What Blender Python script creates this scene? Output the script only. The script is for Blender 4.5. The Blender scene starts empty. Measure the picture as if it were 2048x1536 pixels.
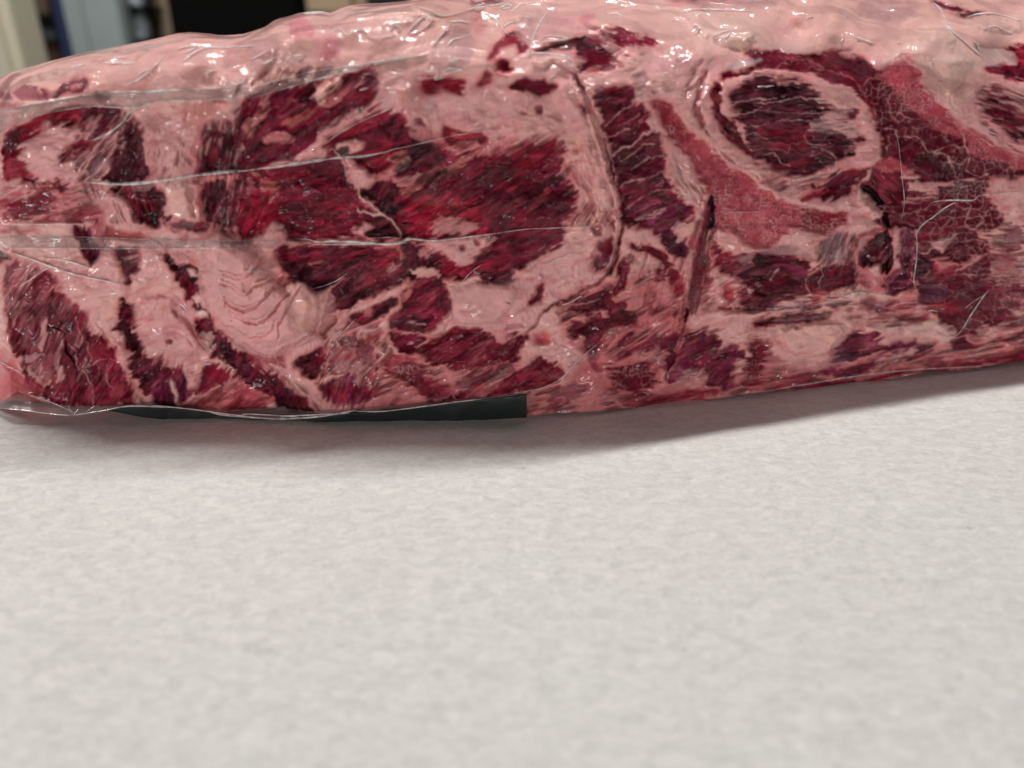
import bpy, math, random
import numpy as np
random.seed(3)
scene = bpy.context.scene
# ---------------------------------------------------------------- camera, world, lamps
FPX, CU, CV, PITCH, CAMH = 1500.0, 1024.0, 768.0, math.radians(25.0), 0.166
cam_data = bpy.data.cameras.new("camera"); cam = bpy.data.objects.new("camera", cam_data)
scene.collection.objects.link(cam); scene.camera = cam
cam.location = (0, 0, CAMH); cam.rotation_euler = (math.radians(90)-PITCH, 0, 0)
cam_data.sensor_width = 36; cam_data.lens = FPX/2048*36
cam_data.clip_start = 0.01; cam_data.clip_end = 50
cam_data.dof.use_dof = True; cam_data.dof.focus_distance = 0.345; cam_data.dof.aperture_fstop = 5.0
world = bpy.data.worlds.new("World"); scene.world = world; world.use_nodes = True
world.node_tree.nodes["Background"].inputs[0].default_value = (1.0, .98, .96, 1)
world.node_tree.nodes["Background"].inputs[1].default_value = 0.02
def area(name, loc, aim, sx, sy, power, col=(1, .975, .945)):
    l = bpy.data.lights.new(name, 'AREA'); l.shape = 'RECTANGLE'; l.size = sx; l.size_y = sy; l.energy = power; l.color = col
    o = bpy.data.objects.new(name, l); scene.collection.objects.link(o); o.location = loc
    d = np.array(aim)-np.array(loc); d = d/np.linalg.norm(d)
    from mathutils import Vector
    o.rotation_euler = Vector(d).to_track_quat('-Z', 'Y').to_euler(); return o
area("overhead_light", (-.15, .62, 1.9), (-.05, .30, 0), 1.3, .07, 31)
area("overhead_light", (-.9, .30, 1.9), (-.05, .30, 0), .08, 1.0, 1.2)  # unseen tube added to put more glints on the film
area("overhead_light", (.9, .35, 1.9), (-.05, .30, 0), .08, 1.0, 1.2)  # second added tube on the right, also for glints
area("fill_panel", (-1.9, -1.1, .24), (0, .32, .08), .6, .4, 17.5)  # unseen low panel added to brighten the meat face but not the paper
area("fill_panel", (1.3, -1.9, .24), (0, .32, .08), 1.0, .4, 11.5)  # added fill from the right, kept low for the same reason
area("overhead_light", (-1.0, 1.7, 2.2), (-1.0, 2.6, 0), 1.2, .3, 17).data.spread = math.radians(75)  # added to light the background; spread narrowed to stay off the paper
scene.view_settings.view_transform = 'Standard'; scene.view_settings.look = 'None'
scene.view_settings.exposure = 0.06; scene.view_settings.gamma = 1
scene.render.engine = 'CYCLES'
scene.cycles.max_bounces = 8; scene.cycles.transparent_max_bounces = 16
scene.cycles.caustics_reflective = False; scene.cycles.caustics_refractive = False
scene.cycles.sample_clamp_indirect = 4

# ---------------------------------------------------------------- helpers
def link(o, parent=None):
    scene.collection.objects.link(o)
    if parent is not None: o.parent = parent
    return o
def mesh_obj(name, V, F, mat, parent=None, smooth=True):
    m = bpy.data.meshes.new(name)
    V = np.asarray(V, np.float32)
    if isinstance(F, np.ndarray) and F.ndim == 2:
        n, k = F.shape
        m.vertices.add(len(V)); m.vertices.foreach_set('co', V.ravel())
        m.loops.add(n*k); m.loops.foreach_set('vertex_index', F.ravel().astype(np.int32))
        m.polygons.add(n); m.polygons.foreach_set('loop_start', np.arange(0, n*k, k, dtype=np.int32))
        m.update(calc_edges=True)
    else:
        m.from_pydata([tuple(v) for v in V], [], [tuple(f) for f in F]); m.update()
    m.polygons.foreach_set('use_smooth', [smooth]*len(m.polygons))
    if mat: m.materials.append(mat)
    return link(bpy.data.objects.new(name, m), parent)
def tag(o, label=None, cat=None, kind=None, group=None):
    if label: o['label'] = label
    if cat: o['category'] = cat
    if kind: o['kind'] = kind
    if group: o['group'] = group
    return o
def new_mat(name):
    m = bpy.data.materials.new(name); m.use_nodes = True
    nt = m.node_tree; return m, nt, nt.nodes['Principled BSDF'], nt.nodes['Material Output']
def N(nt, typ, **kw):
    n = nt.nodes.new(typ)
    for k, v in kw.items():
        if k in n.inputs.keys(): n.inputs[k].default_value = v
        else: setattr(n, k, v)
    return n
def simple(name, col, rough=.6, var=.25, scale=30, bump=.0, metal=0):
    m, nt, b, out = new_mat(name)
    t = N(nt, 'ShaderNodeTexCoord'); n = N(nt, 'ShaderNodeTexNoise', Scale=scale, Detail=4.0)
    nt.links.new(t.outputs['Object'], n.inputs['Vector'])
    mx = N(nt, 'ShaderNodeMix', data_type='RGBA'); nt.links.new(n.outputs['Fac'], mx.inputs['Factor'])
    mx.inputs['A'].default_value = (*[c*(1-var) for c in col], 1); mx.inputs['B'].default_value = (*[c*(1+var) for c in col], 1)
    nt.links.new(mx.outputs['Result'], b.inputs['Base Color']); b.inputs['Roughness'].default_value = rough
    b.inputs['Metallic'].default_value = metal
    if bump:
        bp = N(nt, 'ShaderNodeBump', Strength=bump, Distance=.002); nt.links.new(n.outputs['Fac'], bp.inputs['Height']); nt.links.new(bp.outputs[0], b.inputs['Normal'])
    return m
GAIN = np.array([1.25, 1.20, 1.25])
# ---------------------------------------------------------------- tissue map: which tissue lies where on the cut face, shade of gaps and creases painted in
RES = 1.5                       # map cell in survey units
U0, V0, U1, V1 = -260.0, -160.0, 2300.0, 900.0
GW, GH = int((U1-U0)/RES)+1, int((V1-V0)/RES)+1
_tabs = {}
def _tab(seed):
    if seed not in _tabs:
        _tabs[seed] = np.random.RandomState(1000+seed).rand(256, 256).astype(np.float32)
    return _tabs[seed]
def vnoise(x, y, seed=0):
    t = _tab(seed)
    xi = np.floor(x); yi = np.floor(y)
    fx = (x-xi).astype(np.float32); fy = (y-yi).astype(np.float32)
    xi = xi.astype(np.int32) & 255; yi = yi.astype(np.int32) & 255
    x1 = (xi+1) & 255; y1 = (yi+1) & 255
    fx = fx*fx*(3-2*fx); fy = fy*fy*(3-2*fy)
    a = t[yi, xi]; b = t[yi, x1]; c = t[y1, xi]; d = t[y1, x1]
    return (a*(1-fx)+b*fx)*(1-fy) + (c*(1-fx)+d*fx)*fy
def fbm(x, y, seed=0, o=3):
    r = 0; a = 1.0; s = 0
    for k in range(o):
        r = r + a*vnoise(x*2**k+17.3*k, y*2**k+9.1*k, seed+k); s += a; a *= .55
    return r/s
def voro(x, y, seed=0):
    """distance between nearest and second nearest cell point, and a value per cell"""
    ta, tb, tc = _tab(seed), _tab(seed+1), _tab(seed+2)
    xi = np.floor(x).astype(np.int32); yi = np.floor(y).astype(np.int32)
    f1 = np.full(x.shape, 9., np.float32); f2 = f1.copy(); cv = np.zeros(x.shape, np.float32)
    for dy in (-1, 0, 1):
        for dx in (-1, 0, 1):
            cx = xi+dx; cy = yi+dy; a = cx & 255; b = cy & 255
            d = np.sqrt((cx+.15+.7*ta[b, a]-x)**2+(cy+.15+.7*tb[b, a]-y)**2).astype(np.float32)
            n = d < f1
            f2 = np.where(n, f1, np.minimum(f2, d)); cv = np.where(n, tc[b, a], cv); f1 = np.where(n, d, f1)
    return f2-f1, cv
def sst(a, b, x):
    t = np.clip((x-a)/(b-a), 0, 1); return t*t*(3-2*t)
def lin(c):
    c = np.asarray(c, float)/255.
    return np.where(c <= .04045, c/12.92, ((c+.055)/1.055)**2.4)
PAL = dict(F=(204,154,146), FW=(222,178,164), FH=(222,184,168), FP=(208,150,146), FS=(222,160,158), FR=(188,112,114),
           FG=(172,132,132), FC=(212,166,156), FO=(196,126,112), FB=(176,162,162), P=(138,66,84), PL=(196,122,130), MP=(108,40,58),
           R=(136,24,42), DR=(108,28,40), M=(118,25,44), D=(80,18,32), DP=(78,22,38), DB=(70,20,28), K=(36,9,18), KP=(56,18,30),  # K strokes also paint shade and blood into the dark gaps
           KG=(88,66,68), RB=(158,30,50), RP=(160,58,74), RS=(190,86,92), RO=(172,76,70), S=(176,76,88), SW=(206,140,138))
PAL.update(F=(207,159,151), FP=(207,154,151), FC=(214,172,163), FS=(222,168,164), FH=(228,188,176), FW=(220,173,162), FB=(170,150,150))
PALL = {k: lin(v).astype(np.float32) for k, v in PAL.items()}
FATK = {'F','FW','FH','FP','FS','FR','FG','FC','FO','FB','PL','SW'}
TILES = {0:(0,0,1.), 1:(0,0,.2865), 2:(500,0,.2865), 3:(1000,0,.2865), 4:(1528,0,.2865), 5:(0,420,.2865), 6:(500,420,.2865), 7:(1000,420,.2865), 8:(1528,420,.2865)}
def catmull(P, closed, n=4):
    P = np.asarray(P, float); m = len(P); out = []
    for i in range(m if closed else m-1):
        if closed: p0, p1, p2, p3 = P[i-1], P[i], P[(i+1) % m], P[(i+2) % m]
        else: p0, p1, p2, p3 = P[max(i-1,0)], P[i], P[i+1], P[min(i+2,m-1)]
        for k in range(n):
            t = k/n
            out.append(.5*((2*p1)+(p2-p0)*t+(2*p0-5*p1+4*p2-p3)*t*t+(3*p1-p0-3*p2+p3)*t**3)*.85+.15*(p1+(p2-p1)*t))
    if not closed: out.append(P[-1])
    return np.array(out)
def parse(txt):
    L = []
    for ln in txt.splitlines():
        ln = ln.split('#')[0].strip()
        if '|' not in ln: continue
        h, p = ln.split('|'); h = h.split()
        ox, oy, sc = TILES[int(h[0])]
        pts = [(float(q.split(',')[0])*sc+ox, float(q.split(',')[1])*sc+oy) for q in p.split()]
        d = dict(c=h[1], pts=pts, style='p', ang=0., cell=12., w=None, k=4., e=4., a=1., h=None, id=0, b=0, l=None, z=0, d=1.)
        for t in h[2:]:
            if t == 'p' : d['style'] = 'p'
            elif t == 'f': d['style'] = 'c'
            elif t[0] == 's' and '=' not in t: d['style'] = 's' if d['style'] != 'c' else 'c'; d['ang'] = float(t[1:])
            elif t[0] == 'c' and '=' not in t: d['style'] = 'c'; d['cell'] = float(t[1:])
            elif t[0] == 'L': d['w'] = float(t[1:])*sc
            else:
                a, v = t.split('='); d[a] = float(v)
        if sc != 1: d['k'] = d['k']*.55; d['e'] = d['e']*.6
        L.append(d)
    return L
def polydist(px, py, P, closed):
    Q = np.roll(P, -1, 0) if closed else P[1:]
    A = P if closed else P[:-1]
    best = np.full(px.shape, 1e9, np.float32); inside = np.zeros(px.shape, bool)
    for (ax, ay), (bx, by) in zip(A, Q):
        dx, dy = bx-ax, by-ay; l2 = dx*dx+dy*dy+1e-9
        t = np.clip(((px-ax)*dx+(py-ay)*dy)/l2, 0, 1)
        d = (px-ax-t*dx)**2+(py-ay-t*dy)**2
        np.minimum(best, d, out=best)
        if closed:
            cr = (ay > py) != (by > py)
            if by != ay: inside ^= cr & (px < dx*(py-ay)/(by-ay)+ax)
    d = np.sqrt(best)
    return np.where(inside, d, -d) if closed else d
def paint(txt):
    uu = (U0+RES*np.arange(GW)).astype(np.float32); vv = (V0+RES*np.arange(GH)).astype(np.float32)
    U, V = np.meshgrid(uu, vv)
    wx = U+11*(fbm(U/30, V/30, 1, 2)-.5)+7*(fbm(U/9, V/9, 5, 2)-.5)
    wy = V+11*(fbm(U/30, V/30, 11, 2)-.5)+7*(fbm(U/9, V/9, 15, 2)-.5)
    n1 = fbm(U/60, V/45, 20, 3); n2 = fbm(U/14, V/11, 24, 3); n3 = fbm(U/4, V/4, 28, 2)
    C = np.empty(U.shape+(3,), np.float32); C[:] = PALL['FP']
    C = C*(1-.0*n1[..., None])
    C += (PALL['F']-PALL['FP'])*sst(.35, .7, n1)[..., None]
    Hh = np.zeros(U.shape, np.float32)+.5*(n1-.5)*3
    M = np.zeros(U.shape, np.float32)
    ID = np.zeros(U.shape, np.int16); SM = np.zeros(U.shape, np.float32); MD = SM.copy()
    LST = parse(txt)
    for si, d in sorted(enumerate(LST), key=lambda q: (3 if q[1]['z'] == 3 else 1 if q[1]['d'] < 1 else 2 if q[1]['w'] is not None else 0)):
        closed = d['w'] is None
        P = catmull(d['pts'], closed, 3 if closed else 5)
        pad = d['k']*2+d['e']*1.5+20+(d['w'] or 0)
        i0 = max(0, int((P[:,0].min()-pad-U0)/RES)); i1 = min(GW, int((P[:,0].max()+pad-U0)/RES)+2)
        j0 = max(0, int((P[:,1].min()-pad-V0)/RES)); j1 = min(GH, int((P[:,1].max()+pad-V0)/RES)+2)
        if i1 <= i0 or j1 <= j0: continue
        sl = (slice(j0, j1), slice(i0, i1))
        x, y = wx[sl], wy[sl]; ux, uy = U[sl], V[sl]
        s = polydist(x, y, P, closed)
        if not closed: s = d['w']*.5*(.5+fbm(ux/25, uy/25, 40, 2))-s
        th = math.radians(-d['ang']); ca, sa = math.cos(th), math.sin(th)
        bend = 10*(fbm(ux/70, uy/70, 33, 2)-.5)
        al = (ux*ca+uy*sa); ac = (-ux*sa+uy*ca)+bend
        e = d['e']
        col = PALL[d['c']]; mus = d['c'] not in FATK
        if mus: col = col*(np.array([.88, .80, .84], np.float32) if d['c'] in ('S', 'RS', 'RP', 'P', 'RO') else np.array([.76, .46, .76], np.float32))
        st1 = fbm(al/38, ac/5.5, 44+si % 3, 2); st2 = fbm(al/16, ac/2.6, 48, 2); st3 = fbm(al/60, ac/13, 52, 2)
        if d['style'] == 'p': en = (n2[sl]-.5)*.8*e+(n3[sl]-.5)*.4*e
        else: en = ((st1-.5)*2.2+(n2[sl]-.5)*.9+(st3-.5)*1.2)*e*1.55+(st2-.5)*e*.45
        kk = d['k']*(.8+2.6*(n2[sl]-.3)) if d['style'] == 's' and mus else d['k']
        kk = np.maximum(kk, 1.4)*(1.7 if mus else 1.2)
        m = sst(-kk*.5, kk*.5, s+en)
        if d['d'] < 1:
            big = fbm(ux/48+si*1.7, uy/34, 150, 2)
            q = .42*fbm(al/40+si*3.1, ac/8., 154, 3)+.3*fbm(al/22, ac/2.8+si, 158, 2)+.28*big
            thr = .5+.24*(1-2*d['d'])*.75+.0
            m = m*sst(thr-.07, thr+.10, q)
        if d['style'] == 's' and mus:
            f = (.5+1.0*st1)*(.75+.5*st2)*(.6+.8*st3); f = f*(1-.5*sst(.62, .85, 1-st1)*sst(.4, .6, 1-st3)); wq = 1.3*(fbm(al/30, ac/12, 170, 2)-.5)
            be, bv = voro(al/36+wq, ac/8.5+1.4*wq, 172)
            be2, bv2 = voro(al/15-wq, ac/3.6+wq, 176)
            f = np.clip(.85+(f-.85)*1.2, .25, 1.9)*(.55+.95*bv)*(.8+.4*bv2)*(.72+.28*sst(.0, .16, be))
            f = np.clip(f, .14, 2.0)
            c = col*(f[..., None]**np.array([1.15, 1.6, 1.45], np.float32))*1.0; pk = (sst(.56, .8, st2)*sst(.45, .7, st3)*.12+.26*sst(.70, .95, bv)*sst(.3, .7, bv2+.3*(st2-.5)))[..., None]; c = c*(1-pk)+PALL['RP']*.75*pk
            l = .20 if d['l'] is None else d['l']*.8
            th_ = sst(.72, .99, 1-np.abs(2*st1-1))*sst(.46, .68, st3)*l*.8
            th2 = sst(.86, .99, 1-np.abs(2*st2-1))*sst(.5, .68, n2[sl])*l*.9
            t = np.clip(th_+th2, 0, 1)[..., None]
            c = c*(1-t)+(PALL['FR']*.85)*t
            if d['b']:
                bn, cv = voro(al/20+.5*(n2[sl]-.5), ac/9.+.5*(n2[sl]-.5), 60)
                t = (sst(.14, .02, bn)*sst(.45, .65, n2[sl])*.35)[..., None]
                c = (c*(.55+.8*cv)[..., None])*(1-t)+PALL['FR']*.7*t
            hh = -.75+.25*(st1-.5)+.1*(st2-.5)+.25*sst(.0, .3, be)
        elif d['style'] == 'c':
            sz = d['cell']
            asp = 1.7 if d['ang'] or d['z'] == 1 else 1.
            wn = 1.1*(fbm(ux/(sz*1.1), uy/(sz*1.1), 64, 2)-.5)
            bn, cv = voro(al/sz/asp+wn, ac/sz-wn, 70)
            bn2, _ = voro(al/sz*2.4/asp+wn*2, ac/sz*2.4-wn, 76)
            l = .6 if d['l'] is None else d['l']*(1.1 if d['c'] in ('S', 'R') else .95)
            big = fbm(ux/50, uy/50, 80, 2)
            t = np.clip(sst(.02+.26*n2[sl], .0, bn)*sst(.3, .65, big+.5*(n2[sl]-.5))*l+sst(.16, .0, bn2)*.45*l*sst(.45, .65, n2[sl]), 0, .8)[..., None]
            f = (.72+.4*cv)*(.75+.5*n3[sl])*(.8+.4*st3)
            c = col*f[..., None]*(1-t)+PALL['FP']*.92*t
            hh = -.6+.25*t[..., 0]+.1*(n3[sl]-.5)
        elif mus:
            f = (.75+.5*n2[sl])*(.85+.3*n3[sl])
            c = col*f[..., None]; hh = -.5+.3*(n2[sl]-.5)
        else:
            f = .93+.14*n1[sl]
            if d['style'] == 's': f = f*(.86+.28*st1)*(.95+.1*st2)
            c = col*f[..., None]; hh = .0 if closed else .15
        a = (m*d['a'])[..., None]
        if mus and closed and d['a'] >= .85:          # blood-pink stain where muscle grades into fat
            ha = (sst(-17*(.35+n2[sl]), 3, s+en*.8)*.55*(1-m)*(1-M[sl]))[..., None]; C[sl] = C[sl]*(1-ha)+PALL['RS']*.95*ha
        C[sl] = C[sl]*(1-a)+c*a
        h = d['h']
        if d['z'] == 3 and closed and h and h > 1: Hh[sl] *= 1-m
        if mus or h is None:
            if mus or closed:
                Hh[sl] = Hh[sl]*(1-m*min(1, d['a'])*.8*(1 if mus else .5))+hh*m*d['a']*.8
        if h is not None:
            if not closed: Hh[sl] += h*m
            else:
                if h > 0: Hh[sl] += h*np.sqrt(np.clip(s/(6+5*abs(h)), 0, 1))*(1 if d['k'] < 6 else sst(0, 1, np.clip(s/(8+d['k']), 0, 1)))
                else: Hh[sl] += h*m
        MD[sl] = MD[sl]*(1-a[..., 0])+((.35 if d['c'] in ('S', 'RS', 'RP', 'P', 'RO') else 1.) if mus else 0.)*a[..., 0]
        if d['z'] == 3 and closed: SM[sl] = np.maximum(SM[sl], m*d['a'])
        M[sl] = M[sl]*(1-a[..., 0])+(1. if mus else 0.)*a[..., 0]
        if d['id']: ID[sl][m > .5] = int(d['id'])
        elif not mus and d['a'] > .75 and closed and d['k'] < 8: ID[sl][m > .5] = 0
    # fine tissue texture of the fat: blotches, pin-prick veins
    fat = (1-M)[..., None]
    C *= 1+fat*(.16*(n2-.5)+.05*(n3-.5)+.14*(n1-.5))[..., None]
    vb, _ = voro(wx/26, wy/22, 90)
    C = C*(1-fat*(.0+.16*sst(.06, .01, vb)*sst(.5, .7, n1))[..., None]*np.array([.3, 1, .9], np.float32))
    wr = fbm(U/26+.8*n1, V/9+2*fbm(U/40, V/40, 131, 2), 132, 2); wr2 = fbm(U/8, V/20+1.5*n2, 136, 2)
    Hh += (1-.85*SM)*(.25+.75*sst(90, 200, V))*(1-M)*(.55*(1-np.abs(2*wr-1))*sst(.4, .65, n1)+.35*(1-np.abs(2*wr2-1))*sst(.45, .6, 1-n1))
    st = fbm((U*.93-V*.35)/50, (U*.35+V*.93)/6, 140, 3)
    pkm = ((1-.8*SM)*fat[..., 0]*sst(.50, .75, st)*.45*sst(150, 260, V))[..., None]
    C = C*(1-pkm)+PALL['FR']*pkm
    rb = ((1-.8*SM)*fat[..., 0]*sst(.60, .80, fbm(U/22, V/16, 144, 3))*.40*sst(150, 260, V))[..., None]
    C = C*(1-rb)+PALL['RS']*.9*rb
    B = C.copy(); B[1:-1, 1:-1] = (C[1:-1, 1:-1]*2+C[:-2, 1:-1]+C[2:, 1:-1]+C[1:-1, :-2]+C[1:-1, 2:])/6; C = C*.35+B*.65
    Mb = M.copy()
    for _ in range(6): Mb[2:-2, 2:-2] = (Mb[2:-2, 2:-2]*2+Mb[:-4, 2:-2]+Mb[4:, 2:-2]+Mb[2:-2, :-4]+Mb[2:-2, 4:])/6
    Hh -= .9*Mb
    Hb = Hh.copy()
    for _ in range(2): Hb[1:-1, 1:-1] = (Hb[1:-1, 1:-1]*2+Hb[:-2, 1:-1]+Hb[2:, 1:-1]+Hb[1:-1, :-2]+Hb[1:-1, 2:])/6
    Hh = Hb
    Hh += (1-.8*SM)*(.20*(n2-.5)+.05*(n3-.5))
    return C, Hh, M, ID
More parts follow.
